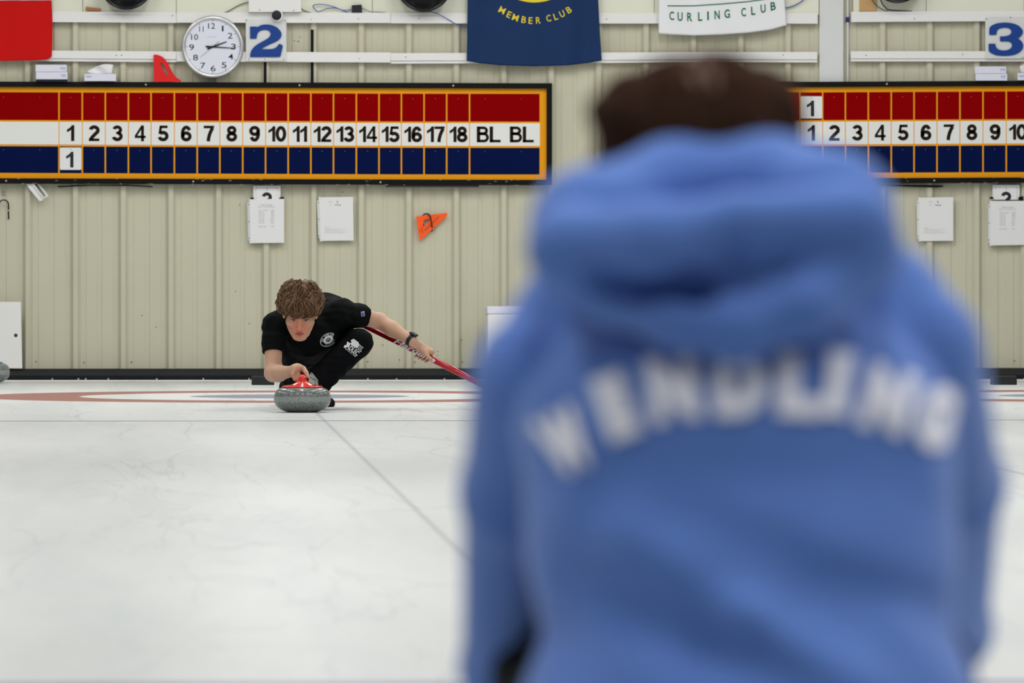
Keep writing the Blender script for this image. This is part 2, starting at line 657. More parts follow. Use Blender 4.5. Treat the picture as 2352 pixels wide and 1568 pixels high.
def surf(f, lo, hi, h, B=8):
    """surface nets of field f"""
    lo = np.asarray(lo, float)
    hi = np.asarray(hi, float)
    nb = np.ceil((hi - lo) / (h * B)).astype(int)
    N = nb * B + 1
    vol = np.ones(N, np.float32)
    bi = np.stack(np.meshgrid(*[np.arange(k) for k in nb], indexing='ij'), -1).reshape(-1, 3)
    cen = lo + (bi + 0.5) * B * h
    d = np.concatenate([f(c) for c in np.array_split(cen, max(1, len(cen) // 40000))])
    lim = B * h * 0.87 * 1.5 + 0.004
    for b in bi[d < -lim]:
        i, j, k = b * B
        vol[i:i + B + 1, j:j + B + 1, k:k + B + 1] = -1
    act = bi[np.abs(d) <= lim]
    off = np.stack(np.meshgrid(*[np.arange(B + 1)] * 3, indexing='ij'), -1).reshape(-1, 3)
    for ch in np.array_split(act, max(1, len(act) // 200)):
        if len(ch) == 0:
            continue
        idx = (ch[:, None, :] * B + off[None]).reshape(-1, 3)
        v = f(lo + idx * h)
        vol[idx[:, 0], idx[:, 1], idx[:, 2]] = v
    ins = vol < 0
    n0, n1, n2_ = N - 1
    cnt = np.zeros((n0, n1, n2_), np.int8)
    for a in (0, 1):
        for b in (0, 1):
            for c in (0, 1):
                cnt += ins[a:a + n0, b:b + n1, c:c + n2_]
    cells = np.argwhere((cnt > 0) & (cnt < 8))
    key = (cells[:, 0] * n1 + cells[:, 1]) * n2_ + cells[:, 2]
    acc = np.zeros((len(cells), 3))
    num = np.zeros(len(cells))
    cor = [(a, b, c) for a in (0, 1) for b in (0, 1) for c in (0, 1)]
    cv = {c: vol[cells[:, 0] + c[0], cells[:, 1] + c[1], cells[:, 2] + c[2]].astype(float) for c in cor}
    for c in cor:
        for ax in range(3):
            if c[ax] == 0:
                e = list(c)
                e[ax] = 1
                e = tuple(e)
                a, b = cv[c], cv[e]
                mk = (a < 0) != (b < 0)
                t = np.where(mk, a / np.where(mk, a - b, 1), 0)
                p = np.array(c, float)[None] + t[:, None] * np.eye(3)[ax][None]
                acc += np.where(mk[:, None], p, 0)
                num += mk
    V = lo + (cells + acc / num[:, None]) * h
    faces = []
    for ax in range(3):
        u, w = (ax + 1) % 3, (ax + 2) % 3
        s0 = [slice(None)] * 3
        s1 = [slice(None)] * 3
        s0[ax] = slice(0, N[ax] - 1)
        s1[ax] = slice(1, N[ax])
        A, Bv = ins[tuple(s0)], ins[tuple(s1)]
        e = np.argwhere(A != Bv)
        ok = (e[:, u] > 0) & (e[:, w] > 0) & (e[:, u] < N[u] - 1) & (e[:, w] < N[w] - 1)
        e = e[ok]
        fl = A[e[:, 0], e[:, 1], e[:, 2]]

        def vid(du, dw):
            q = e.copy()
            q[:, u] -= du
            q[:, w] -= dw
            return np.searchsorted(key, (q[:, 0] * n1 + q[:, 1]) * n2_ + q[:, 2])
        q = np.stack([vid(1, 1), vid(0, 1), vid(0, 0), vid(1, 0)], 1)
        q = np.where(fl[:, None], q, q[:, ::-1])
        faces.append(q)
    return V, np.concatenate(faces)


def relax(V, Fc, it=2, a=0.5):
    """light smoothing of a surface-net mesh"""
    e = np.concatenate([Fc[:, [0, 1]], Fc[:, [1, 2]], Fc[:, [2, 3]], Fc[:, [3, 0]]])
    for _ in range(it):
        s_ = np.zeros_like(V)
        c = np.zeros(len(V))
        np.add.at(s_, e[:, 0], V[e[:, 1]])
        np.add.at(c, e[:, 0], 1)
        np.add.at(s_, e[:, 1], V[e[:, 0]])
        np.add.at(c, e[:, 1], 1)
        V = V * (1 - a) + a * s_ / np.maximum(c, 1)[:, None]
    return V


def sdf_obj(name, f, lo, hi, h, material, parent=None, it=2, loc=None, **props):
    V, Fc = surf(f, lo, hi, h)
    V = relax(V, Fc, it)
    return mesh_obj(name, V, Fc, material, parent, True, loc, **props)


def bounds(pts, pad):
    p = np.array(pts)
    return p.min(0) - pad, p.max(0) + pad


def drape(px, py, f, d0, off=0.002, it=50):
    """points of a print laid onto the surface of field f, met along the line of sight"""
    px = np.asarray(px, float)
    py = np.asarray(py, float)
    r = FW[None] + RT[None] * ((px - 1176) / F)[:, None] + UP[None] * ((784 - py) / F)[:, None]
    d = np.full(len(px), float(d0))
    for _ in range(it):
        d = d + np.clip(f(CAM + r * d[:, None]) - off, -0.05, 0.05) * 0.8
    return CAM + r * d[:, None]


def refine(V, Fc, mx):
    """split long edges of a flat print so that it can follow a curved surface"""
    bm = bmesh.new()
    vs = [bm.verts.new((x, y, 0)) for x, y in V]
    for q in Fc:
        try:
            bm.faces.new([vs[i] for i in q])
        except ValueError:
            pass
    bmesh.ops.triangulate(bm, faces=bm.faces[:])
    for _ in range(7):
        es = [e for e in bm.edges if e.calc_length() > mx]
        if not es or len(bm.faces) > 40000:
            break
        bmesh.ops.subdivide_edges(bm, edges=es, cuts=1)
        bmesh.ops.triangulate(bm, faces=[q for q in bm.faces if len(q.verts) > 3])
    bm.verts.index_update()
    V2 = np.array([(v.co.x, v.co.y) for v in bm.verts])
    F2 = [[v.index for v in q.verts] for q in bm.faces]
    bm.free()
    return V2, F2


LAMP = 54.0
# ================================================================== the hall
def flat(name, V, Fc, material):
    o = mesh_obj(name, V, Fc, material, loc=(0, 0, 0))
    o['kind'] = 'structure'
    return o


XL, XR, YF, ZC = -7.0, 13.0, -6.0, 4.6
fl = MB().box((XL, YF, -0.12), (XR, WY + 0.1, 0.0)).build('floor', M['ice'], loc=(0, 0, 0))
fl['kind'] = 'structure'
ce = MB().box((XL, YF, ZC), (XR, WY + 0.1, ZC + 0.1)).build('ceiling', M['ceiling'], loc=(0, 0, ZC))
ce['kind'] = 'structure'
for nm, a, b in (('wall_left', (XL - 0.1, YF, 0), (XL, WY + 0.1, ZC)), ('wall_right', (XR, YF, 0), (XR + 0.1, WY + 0.1, ZC)),
                 ('wall_front', (XL, YF - 0.1, 0), (XR, YF, ZC))):
    o = MB().box(a, b).build(nm, M['side'])
    o['kind'] = 'structure'

# ribbed sheet-metal end wall: a high rib every twelve inches, two low ridges in between
px_rib = 109.3
prof = []
xs0 = W(64, 700)[0]
pitch = (W(64 + px_rib * 10, 700)[0] - xs0) / 10
rib = [(-13, 0), (-11, .004), (-5.0, .030), (5.0, .030), (11, .004), (13, 0), (23, 0), (25, .004), (49, .004), (51, 0), (59, 0), (61, .004), (85, .004), (87, 0)]
k0, k1 = int((XL - xs0) / pitch) - 1, int((XR - xs0) / pitch) + 1
for k in range(k0, k1 + 1):
    for u, h in rib:
        prof.append((xs0 + pitch * (k + u / px_rib), h))
prof = [p for p in prof if XL <= p[0] <= XR]
V, Fc = [], []
for z in (0.05, ZC):
    V += [(x, WY - h, z) for x, h in prof]
n = len(prof)
Fc = [(i, i + 1, n + i + 1, n + i) for i in range(n - 1)]
flat('wall_back', V, Fc, M['wall'])

# smooth liner panels over the ribs above the upper rail, with butt joints
z_up = W(1000, 33)[2]
seams = [-330, -80, 190, 405, 640, 855, 1100, 1300, 1502, 1745, 1880, 1958, 2126, 2350, 2600]
mbl = MB()
for a, b in zip(seams[:-1], seams[1:]):
    if a == 1880:                            # the column and the pipe run up here
        continue
    xa, xb = W(a, 20)[0] + 0.0015, W(b, 20)[0] - 0.0015
    mbl.box((xa, WY - 0.037, z_up), (xb, WY - 0.031, ZC))
mbl.build('trim_1', M['liner'], kind='structure', bevel=0.001)

# foam bumper along the foot of the wall, with washers and a white kick strip under it
zt, zb = W(300, 846)[2], W(300, 873)[2]
bz = (zt + zb) / 2
V, Fc = [], []
ring = [(0.0, zb + 0.004), (-0.085, zb + 0.004), (-0.115, zb + 0.012), (-0.125, bz - 0.005), (-0.112, zt - 0.016), (-0.085, zt - 0.003), (-0.04, zt), (0.0, zt)]
for x in (XL, XR):
    V += [(x, WY + y, z) for y, z in ring]
n = len(ring)
Fc = [(i, i + n, i + n + 1, i + 1) for i in range(n - 1)] + [tuple(range(n))[::-1], tuple(range(n, 2 * n))]
bump = mesh_obj('baseboard_back', V, Fc, M['black_rubber'], loc=(0, WY, 0), kind='structure')
screws([(px, 870.2) for px in (120, 180, 197, 249, 360, 467, 572, 845, 911, 1021, 1140, 1260, 2210, 2352)], 0.122, 0.0058).build('washer', M['screw'], bump, label='pale round washers along the black bumper')
k = MB().box((XL, WY - 0.15, 0.0), (XR, WY, zb + 0.004)).build('trim_2', M['white_paint'])
k['kind'] = 'structure'

# steel column and the pipe beside it
c0, c1 = W(1881, 100), W(1936, 100)
o = MB().box((c0[0], WY - 0.0322, zt), (c1[0], WY - 0.0, ZC)).build('trim_3', M['grey_paint'], bevel=0.002)
o['kind'] = 'structure'
t = thing('conduit_pipe', 'thin white vertical pipe with a blue band beside the grey column', 'pipe', W(1947, 840, 0.05))
p0 = W(1947, 100, 0.0215)
MB().tube([(p0[0], p0[1], zt), (p0[0], p0[1], ZC)], 0.0068, 12).build('pipe', M['grey_paint'], t, True)
q = W(1946.5, 45, 0.0215)
MB().tube([(q[0], q[1], q[2] - 0.016), (q[0], q[1], q[2] + 0.016)], 0.0115, 12).build('band', mat('blue_tape', (42, 48, 140), 0.5), t, True, label='blue band')


# ------------------------------------------------------------------ white rails
def rail(label, x0, x1, y0, y1, kind, sc, slope=0.0):
    mp = lambda x, y, o: W(x, y + slope * (x - x0), o)
    cm = W((max(x0, 0) + min(x1, 2352)) / 2, y1, 0.05)
    t = thing('wall_rail', label, 'rail', cm, 'white wall rails')
    b = MB()
    if kind == 'top_lip':      # greyer return above the bright face
        b.rect(x0, y0 + 8, x1, y1, 0.033, 0.062, mp)
        b.prism([(x0, y0), (x0, y0 + 8.5), (x1, y0 + 8.5), (x1, y0)], 0.033, 0.054, mp)
    elif kind == 'bottom_lip':
        b.rect(x0, y0, x1, y1 - 7, 0.033, 0.062, mp)
        b.rect(x0, y1 - 7.5, x1, y1, 0.033, 0.052, mp)
    else:
        b.rect(x0, y0, x1, y1, 0.033, 0.064, mp)
    b.build('channel', M['white_paint'], t)
    if sc:
        screws(sc, 0.063, 0.0035).build('screw', M['dark_screw'], t)


rail('upper white rail section running from the red flag to the clock', -260, 405, 23.5, 48, 'top_lip', [(396, 36)], 0.007)
rail('upper white rail section above the clock and the blue number 2', 405.6, 897, 28.5, 52, 'plain', [(714, 45), (823, 44)], 0.0015)
rail('upper white rail section crossed by the blue and white banners', 897.6, 1878, 29.5, 53.5, 'top_lip', [(963, 42), (1393, 44)], 0.0008)
rail('upper white rail right of the grey column, holding the number 3', 1955, 2640, 27, 50.5, 'top_lip', [(2100, 43), (2322, 40)], -0.006)
rail('lower white rail section running from the red flag to the clock', -260, 405, 113.5, 138, 'bottom_lip', [(279.5, 127), (267, 127)], 0.007)
rail('lower white rail section below the blue number 2', 405.6, 897, 118, 141, 'plain', [(825, 135)], 0.005)
rail('lower white rail section passing behind the blue banner', 897.6, 1877, 122, 146, 'bottom_lip', [(932, 131), (1799, 126)], -0.003)
rail('lower white rail right of the grey column, above the tissue boxes', 1954, 2640, 117.5, 141, 'bottom_lip', [(1989, 127), (2211, 125)], 0.0)

# black vertical straps that the left board hangs from
for x, y0, y1, lb in ((609, 100, 200, 'short black hanging strap below the blue number 2'), (717, 68, 200, 'long black hanging strap right of the blue number 2')):
    tag(MB().rect(x - 3.4, y0, x + 3.4, y1, 0.029, 0.0325).build('hanging_strap', M['black']), lb, 'strap', 'black hanging straps')

# ------------------------------------------------------------------ scoreboards
def scoreboard(label, x0, x1, lines, gold_l, gold_r, cells, mp, plate_txt):
    """pixel rows: black 0, gold 11.5, red 24.5..88, white 92..145, blue 149..209.5, gold to 223, black to 236"""
    t = thing('scoreboard', label, 'scoreboard', mp((x0 + x1) / 2, 236, 0.03), 'scoreboards')
    b = MB()
    b.rect(x0, 0, x1, 12.5, 0.033, 0.075, mp)
    b.rect(x0, 222, x1, 234.5, 0.033, 0.075, mp)
    b.rect(x0, 12.5, x0 + 12.5, 222, 0.033, 0.075, mp)
    b.rect(x1 - 12.5, 12.5, x1, 222, 0.033, 0.075, mp)
    b.build('frame', M['black'], t)
    b = MB().rect(x0 + 12.5, 12.5, x1 - 12.5, 222, 0.033, 0.052, mp)
    bb = b.build('backing', M['gold'], t)
    edges = [gold_l] + lines + [gold_r]
    for nm, y0, y1, mt in (('red_row', 24.5, 88.0, 'board_red'), ('number_row', 92.0, 144.0, 'board_white'), ('blue_row', 148.5, 209.5, 'board_blue')):
        b = MB()
        gp = 1.0 if nm == 'number_row' else 1.8
        for a, c in zip(edges[:-1], edges[1:]):
            b.rect(a + gp, y0, c - gp, y1, 0.051, 0.0535, mp)
        b.build(nm, M[mt], t)
    b = MB()
    for txt, cx, w in cells:
        numeral(b, txt, cx - w / 2, 99.5, cx + w / 2, 136.0, 0.0541, mp)
    b.build('lettering', M['ink'], t)
    nails = []
    for a, c in zip(edges[:-1], edges[1:]):
        xs = [(a + c) / 2] if c - a < 70 else [a + (c - a) * 0.22, a + (c - a) * 0.73]
        for x in xs:
            nails += [(x, 36), (x, 157)]
    b = Repeat([mp(x, y, 0.0535) for x, y in nails], [(0.0022, 0), (0.0018, 0.004), (0.0004, 0.005)], 8)
    b.build('nail', M['screw'], t)
    b = screws([(x, 6) for x in range(int(x0) + 40, int(x1), 353)] + [(x, 228) for x in range(int(x0) + 72, int(x1), 430)], 0.075, 0.0062, mp)
    b.build('screw', M['screw'], t)
    # chipped paint along the foot of the frame
    b = MB()
    rr = random.Random(int(x1))
    for _ in range(46):
        x = rr.uniform(x0, x1)
        y = rr.choice([222.6, 222.8, 233.6, 233.2, 234.0, rr.uniform(224, 232)])
        w, h = rr.uniform(1.0, 5.5), rr.uniform(0.5, 1.3)
        b.add([mp(x + dx * w, y + dy * h, 0.0752) for dx, dy in ((-1, 0), (-.4, .8), (.5, .6), (1, -.1), (.3, -.7), (-.6, -.5))], [(0, 1, 2, 3, 4, 5)])
    b.build('paint_speck', mat('chipped_paint', (150, 140, 125), 0.8), t)
    return t


linesL = [135.5, 189, 242, 295, 347, 400.5, 453, 505, 557.5, 610, 662, 714, 766, 818.5, 870.5, 922, 974, 1026, 1078.5]
wd = {1: 17, 7: 24}


def numcells(lines, nmax):
    out = []
    for i in range(nmax):
        c = (lines[i] + lines[i + 1]) / 2
        v = i + 1
        out.append((str(v), c + (1 if v > 1 else 0), wd.get(v, 25) if v < 10 else (33 if v == 11 else 41)))
    return out


mpL = lambda x, y, o: W(x, 187.2 + y + 0.0038 * min(x, 900) + 0.0012 * max(0, x - 900), o)
cellsL = numcells(linesL, 18) + [('BL', 1122.5, 55), ('BL', 1198.5, 55)]
scoreboard('long red, white and blue scoreboard on the left, ending in BL cells', -58, 1268, linesL, -28, 1241, cellsL, mpL, None)
linesR = [1836.5, 1889.5, 1941.8, 1994.4, 2047, 2099.5, 2152.2, 2204.8, 2257.8, 2311.2, 2364] + [2364 + 52.6 * i for i in range(1, 9)]
mpR = lambda x, y, o: W(x, 187.6 + y - 0.005 * (x - 1880), o)
scoreboard('scoreboard on the right, partly hidden by the blue hood', 1644, 2969, linesR, 1673, 2942,
           numcells(linesR, 18) + [('BL', 2822, 55), ('BL', 2898, 55)], mpR, None)


def score_plate(label, x0, y0, x1, y1, mp):
    t = thing('score_number_plate', label, 'number plate', W((x0 + x1) / 2, y1, 0.056), 'hanging score plates')
    r = 3
    loop = []
    for cx, cy, a in ((x1 - r, y0 + r, -90), (x1 - r, y1 - r, 0), (x0 + r, y1 - r, 90), (x0 + r, y0 + r, 180)):
        loop += [(cx + r * math.cos(math.radians(a + q)), cy + r * math.sin(math.radians(a + q))) for q in (0, 30, 60, 90)]
    MB().prism(loop, 0.0565, 0.059).build('plate', M['paper'], t)
    numeral(MB(), '1', (x0 + x1) / 2 - 10.5, y0 + 10, (x0 + x1) / 2 + 6.5, y0 + 46, 0.0596).build('lettering', M['charcoal'], t)
    screws([((x0 + x1) / 2, y0 + 4)], 0.059, 0.003).build('nail', M['dark_screw'], t)


score_plate('white number 1 plate hanging in the blue row of the left scoreboard', 137.5, 338.5, 187, 390, None)
score_plate('white number 1 plate hanging in the red row of the right scoreboard', 1838, 221, 1888.5, 272, None)

# strips of dark tape and wire hanging under the boards
o = MB().prism([(132, 427), (133, 430), (210, 426.5), (300, 427), (350, 430), (351, 427.5), (300, 424), (200, 424)], 0.028, 0.034).build('dark_strip', M['black'])
tag(o, 'thin dark strip sagging under the left end of the left scoreboard', 'strip')
o = MB().rect(885, 424, 1100, 429.5, 0.028, 0.07).build('dark_batten', mat('dark_batten', (44, 38, 40), 0.6, noise=0.3, nscale=30))
tag(o, 'short dark batten fixed under the right half of the left scoreboard', 'batten')
o = MB().prism([(1990, 423), (1990, 426), (2150, 430.5), (2168, 428.5), (2165, 425.5)], 0.028, 0.034).build('dark_strip', M['black'])
tag(o, 'thin dark strip under the right scoreboard, above the pinned sheet', 'strip')

# ------------------------------------------------------------------ clock
cx, cy, R = 488.5, 107.5, 71.5
cc = W(cx, cy, 0.066)
mpx = pitch / px_rib
t = thing('wall_clock', 'round silver-rimmed wall clock left of the blue number 2', 'clock', W(cx, cy + R, 0.07))
rm = R * mpx
MB().lathe([(rm * 0.97, 0), (rm, 0.006), (rm, 0.022), (rm * 0.985, 0.034), (rm * 0.94, 0.040), (rm * 0.885, 0.036), (rm * 0.865, 0.026), (rm * 0.865, 0.02)], cc, 96, (0, -1, 0)).build('rim', M['alu'], t, True)
MB().lathe([(rm * 0.875, 0.019), (rm * 0.875, 0.0215)], cc, 96, (0, -1, 0)).build('dial', M['clock_face'], t)
of = 0.066 + 0.0222
b = MB()
nums = {12: (486, 59.5), 1: (511.5, 65.5), 2: (528.5, 82), 3: (536, 107), 4: (530, 130), 5: (514.5, 149.5), 6: (489.5, 157), 7: (466, 150.5), 8: (449, 132), 9: (440, 108.5), 10: (447, 85), 11: (462.5, 66.5)}
for k, (x, y) in nums.items():
    w = 4.0 if k == 1 else (11.5 if k < 10 else (10 if k == 11 else 16))
    text_box(b, str(k), x - w / 2, y - 6.6, x + w / 2, y + 6.6, of, 0.004)
b.build('lettering', M['charcoal'], t)
b = MB()
for i in range(60):
    a = math.radians(6 * i)
    L = 3.5 if i % 5 == 0 else 0.0
    if L:
        dx, dy = math.sin(a), -math.cos(a)
        nx, ny = -dy, dx
        r0, r1, hw = 57.8, 57.8 + L, 0.55
        b.add([W(cx + dx * r + nx * q, cy + dy * r + ny * q, of) for r, q in ((r0, -hw), (r1, -hw), (r1, hw), (r0, hw))], [(0, 3, 2, 1)])
b.build('hour_mark', M['charcoal'], t)
b = MB()
for k, x in enumerate((477, 480, 483, 490, 493, 496)):
    b.rect(x - 1, 84, x + 1, 85.2, of - .0003, of, None)
b.rect(486.2, 82.5, 487.2, 87, of - .0003, of, None)
b.build('dial_print', M['ink_pale'], t)


def hand(name, ang, L, back, w0, w1, off, mt):
    a = math.radians(ang)
    dx, dy = math.sin(a), -math.cos(a)
    nx, ny = -dy, dx
    pts = [(-back, w0 * 1.2), (0, w0), (L, w1), (L, -w1), (0, -w0), (-back, -w0 * 1.2)]
    b = MB()
    b.prism([(cx + dx * r + nx * q, cy + dy * r + ny * q) for r, q in pts], off, off + 0.0012)
    return b.build(name, mt, t)


hand('hour_hand', 70, 34, 13, 1.9, 1.1, of + 0.003, M['charcoal'])
hand('minute_hand', 93.5, 50, 16, 1.5, 0.7, of + 0.005, M['charcoal'])
hand('second_hand', 230, 38, 19, 0.35, 0.25, of + 0.007, M['charcoal'])
MB().lathe([(0.0065, 0.021), (0.0065, 0.032), (0.004, 0.033)], cc, 20, (0, -1, 0)).build('hub', M['charcoal'], t, True)

# ------------------------------------------------------------------ number signs
def zz(pts, ox, oy, s):
    return [(ox + x / s, oy + y / s) for x, y in pts]


two = [(112, 478), (232, 478), (243, 490), (265, 474), (300, 457), (340, 444), (380, 440), (430, 440), (480, 446), (525, 458), (565, 474), (610, 502), (645, 538), (668, 570), (680, 605),
       (678, 645), (664, 680), (640, 710), (600, 740), (550, 765), (500, 786), (450, 808), (380, 842), (312, 882), (420, 884), (500, 882), (545, 872), (580, 853), (610, 822), (625, 800), (640, 788),
       (672, 800), (705, 822), (694, 870), (678, 940), (664, 1000), (655, 1018), (640, 1026), (112, 1026), (114, 985), (126, 930), (150, 885), (190, 838), (250, 795), (320, 755), (400, 710), (440, 684), (468, 655), (482, 620),
       (480, 590), (466, 567), (445, 550), (410, 540), (370, 538), (330, 543), (295, 556), (265, 580), (245, 612), (236, 650), (234, 680), (226, 695), (120, 695), (114, 688)]
three = [(728, 500), (745, 478), (785, 448), (830, 430), (880, 416), (950, 407), (1020, 405), (1095, 411), (1160, 424), (1220, 446), (1270, 476), (1308, 515), (1330, 560), (1326, 600), (1310, 630), (1280, 664), (1240, 692), (1290, 728),
         (1320, 765), (1336, 810), (1330, 860), (1310, 900), (1280, 932), (1230, 964), (1180, 985), (1100, 1000), (1020, 1005), (940, 1003), (860, 998), (800, 978), (760, 958), (730, 935), (712, 908), (710, 850), (712, 787),
         (832, 787), (838, 820), (846, 850), (868, 875), (900, 895), (950, 906), (1000, 908), (1050, 900), (1095, 880), (1122, 850), (1132, 815), (1124, 785), (1105, 765), (1080, 752), (1050, 746), (930, 746), (917, 736), (915, 700), (917, 655), (980, 654),
         (1040, 645), (1080, 630), (1108, 608), (1122, 580), (1116, 548), (1098, 525), (1070, 508), (1035, 500), (1000, 498), (955, 502), (915, 512), (885, 528), (864, 552), (855, 590), (850, 626), (738, 630), (724, 620), (722, 560)]


def number_sign(label, plate, dig, sc):
    x0, y0, x1, y1 = plate
    t = thing('number_sign', label, 'sign', W((x0 + x1) / 2, y1, 0.066), 'sheet number signs')
    MB().rect(x0, y0, x1, y1, 0.0655, 0.071).build('plate', M['grey_paint'], t, bevel=0.0008)
    fill2d([dig], 0.071, 0.079).build('numeral', M['sign_blue'], t, bevel=0.0008)
    screws(sc, 0.071, 0.0035).build('screw', M['dark_screw'], t)


number_sign('white sign with a raised blue number 2, right of the clock', (564.5, 44, 658, 140.5), zz(two, 560, 0, 7.84), [(566, 46), (654, 48), (572, 136), (608.5, 136), (651, 137)])
number_sign('white sign with a raised blue number 3 at the right edge', (2263, 40, 2358, 134), zz(three, 2180, 0, 7.84), [(2266, 44), (2321, 40.5), (2349, 132)])

# small round speaker above the number 2
t = thing('round_fixture', 'small white round fixture with a black centre above the number 2 sign', 'fixture', W(637, 50, 0.07))
c = W(636.5, 36.5, 0.066)
MB().lathe([(0.036, 0), (0.0375, 0.01), (0.0375, 0.04), (0.035, 0.046), (0.031, 0.046)], c, 40, (0, -1, 0)).build('housing', M['white_paint'], t, True)
c = W(635, 35.8, 0.066)
MB().lathe([(0.031, 0.04), (0.031, 0.047), (0.0285, 0.054), (0.02, 0.058), (0.004, 0.059)], c, 40, (0, -1, 0)).build('front', M['charcoal'], t, True, label='black centre')

# white box on the wall above the rail
t = thing('wall_box', 'white box at the top edge above the number 2 sign', 'box', W(631, 28.5, 0.05))
MB().rect(571, -90, 692, 28, 0.038, 0.11).build('body', M['white_paint'], t, bevel=0.003)
screws([(596, 23), (674.5, 24)], 0.11, 0.0035).build('screw', M['dark_screw'], t)


# ------------------------------------------------------------------ cables
def cable(label, pts, r, mt, name='cable', grp=None):
    P = [W(x, y, o) for x, y, o in pts]
    Q = []
    for i in range(len(P) - 1):       # Catmull-Rom
        p0, p1, p2, p3 = P[max(i - 1, 0)], P[i], P[i + 1], P[min(i + 2, len(P) - 1)]
        for s_ in range(8):
            u = s_ / 8
            Q.append(0.5 * ((2 * p1) + (-p0 + p2) * u + (2 * p0 - 5 * p1 + 4 * p2 - p3) * u * u + (-p0 + 3 * p1 - 3 * p2 + p3) * u ** 3))
    Q.append(P[-1])
    o = MB().tube(Q, r, 7).build(name, mt, None, True)
    return tag(o, label, 'cable', grp)


cable('grey cable running up to the left side of the white box', [(514, 30, .05), (526, 25, .05), (545, 14, .05), (560, 8, .05), (572, 5, .06)], 0.0035, M['wire_grey'])
cable('grey cable leaving the right side of the white box', [(692, 20, .06), (700, 25, .05), (712, 29, .05), (722, 31, .045)], 0.0035, M['wire_grey'])
cable('looped blue cable beside the small black adapter', [(808, 22, .055), (795, 24, .055), (783, 22, .055), (768, 16, .055), (748, 11, .06), (733, 10, .06), (722, 11, .06), (719, 15, .055), (724, 22, .055), (731, 27, .055), (737, 25, .06), (750, 20, .06), (765, 18, .06),
      (778, 20, .055), (790, 25, .055), (800, 29, .05)], 0.0028, M['wire_blue'])
cable('thin grey cable from the small black adapter to the rail', [(832, 19, .055), (842, 23, .055), (852, 27, .05), (875, 28, .05), (897, 31, .045)], 0.002, M['wire_grey'])
cable('blue cable hanging across the rail below the right-hand black bowl of the left pair', [(985, 26, .07), (1005, 32, .075), (1025, 42, .075), (1045, 54, .06), (1062, 61, .045), (1085, 62, .04)], 0.0028, M['wire_blue'])
cable('blue cable above the rail at the right end of the white banner', [(1803, 18, .05), (1815, 16, .055), (1830, 10, .055), (1845, 0, .055), (1852, -14, .055)], 0.004, M['wire_blue'])
cable('grey cable curling onto the rail below the right-hand bowl', [(2000, -6, .05), (2006, 5, .055), (2018, 16, .06), (2030, 23, .055), (2042, 27, .05)], 0.003, M['wire_grey'])
cable('black cable beside the tan board on the right', [(2022, -4, .07), (2026, 8, .07), (2034, 17, .065), (2045, 23, .055), (2095, 26, .05)], 0.0035, M['black'])
o = MB().prism([(808, 12), (808, 29), (832, 29), (831, 24), (832, 18), (830, 14), (831, 10.5)], 0.038, 0.07).build('adapter', M['charcoal'], bevel=0.002)
tag(o, 'small black adapter box on the upper rail right of the white box', 'adapter')

# black bowls above the frame edge
for lb, x, y, r, oo in (('black bowl-shaped fixture above the rail, left of the clock', 290.5, -38, 61, .16), ('black bowl-shaped fixture above the rail, left of the blue banner', 972, -36, 64, .16), ('black bowl-shaped fixture above the rail, right of the grey column', 2057, -54, 62, .16)):
    t = thing('bowl_fixture', lb, 'fixture', W(x, y + r, oo), 'black bowl fixtures')
    c = W(x, y, 0.04)
    rm_ = r * mpx
    MB().lathe([(rm_ * 0.30, 0), (rm_ * .62, 0.01), (rm_ * 0.86, 0.04), (rm_ * .97, 0.09), (rm_ * 0.985, 0.115), (rm_ * 0.94, 0.117), (rm_ * .80, 0.06), (rm_ * 0.4, 0.03)], c, 56, (0, -1, 0)).build('bowl', M['black_gloss'], t, True)
    P = [c + np.array([rm_ * math.cos(q), -0.116, rm_ * math.sin(q)]) for q in np.linspace(0, 2 * math.pi, 57)]
    MB().tube(P, 0.0035, 6, False).build('rim', M['black_gloss'], t, True)

o = MB().prism([(197, 15.5), (197, 23.5), (231, 25), (231, 19.5)], 0.038, 0.06).build('wood_block', M['wood_dark'])
tag(o, 'small brown wood block on the upper rail left of the left bowl', 'wood block')
o = MB().rect(1974, -120, 2013, 26, 0.0375, 0.0495).build('tan_board', M['wood'])
tag(o, 'tan wooden board standing on the rail right of the grey column', 'board')


# ------------------------------------------------------------------ flags and banners
def cloth(name, material, top, bot, lft, rgt, parent, off=0.075, amp=0.010, seed=0, nx=60, ny=36, y_lo=0.0, y_hi=1.0):
    """a hanging cloth between curves given as pixel functions; returns the surface map too"""
    ph = random.Random(seed)
    w = [(ph.uniform(2, 9), ph.uniform(-1, 1.5), ph.uniform(0, 6.28), ph.uniform(.4, 1)) for _ in range(5)]

    def S(u, v, extra=0.0):
        x = (lft(v) * (1 - u) + rgt(v) * u)
        y = (top(u) * (1 - v) + bot(u) * v)
        d = sum(a * math.sin(f * u * 3.0 + g_ * v * 3 + p) for f, g_, p, a in w) / 3.5
        return W(x, y, off + amp * d * (0.4 + 0.6 * v) + extra)
    V, Fc = [], []
    for j in range(ny + 1):
        for i in range(nx + 1):
            V.append(S(i / nx, y_lo + (y_hi - y_lo) * j / ny))
    for j in range(ny):
        for i in range(nx):
            a = j * (nx + 1) + i
            Fc.append((a, a + nx + 1, a + nx + 2, a + 1))
    o = mesh_obj(name, V, Fc, material, parent, True)
    so = o.modifiers.new('thickness', 'SOLIDIFY')
    so.thickness = 0.0012
    return S


def interp(pts):
    xs, ys = zip(*pts)
    return lambda u: float(np.interp(u, xs, ys))


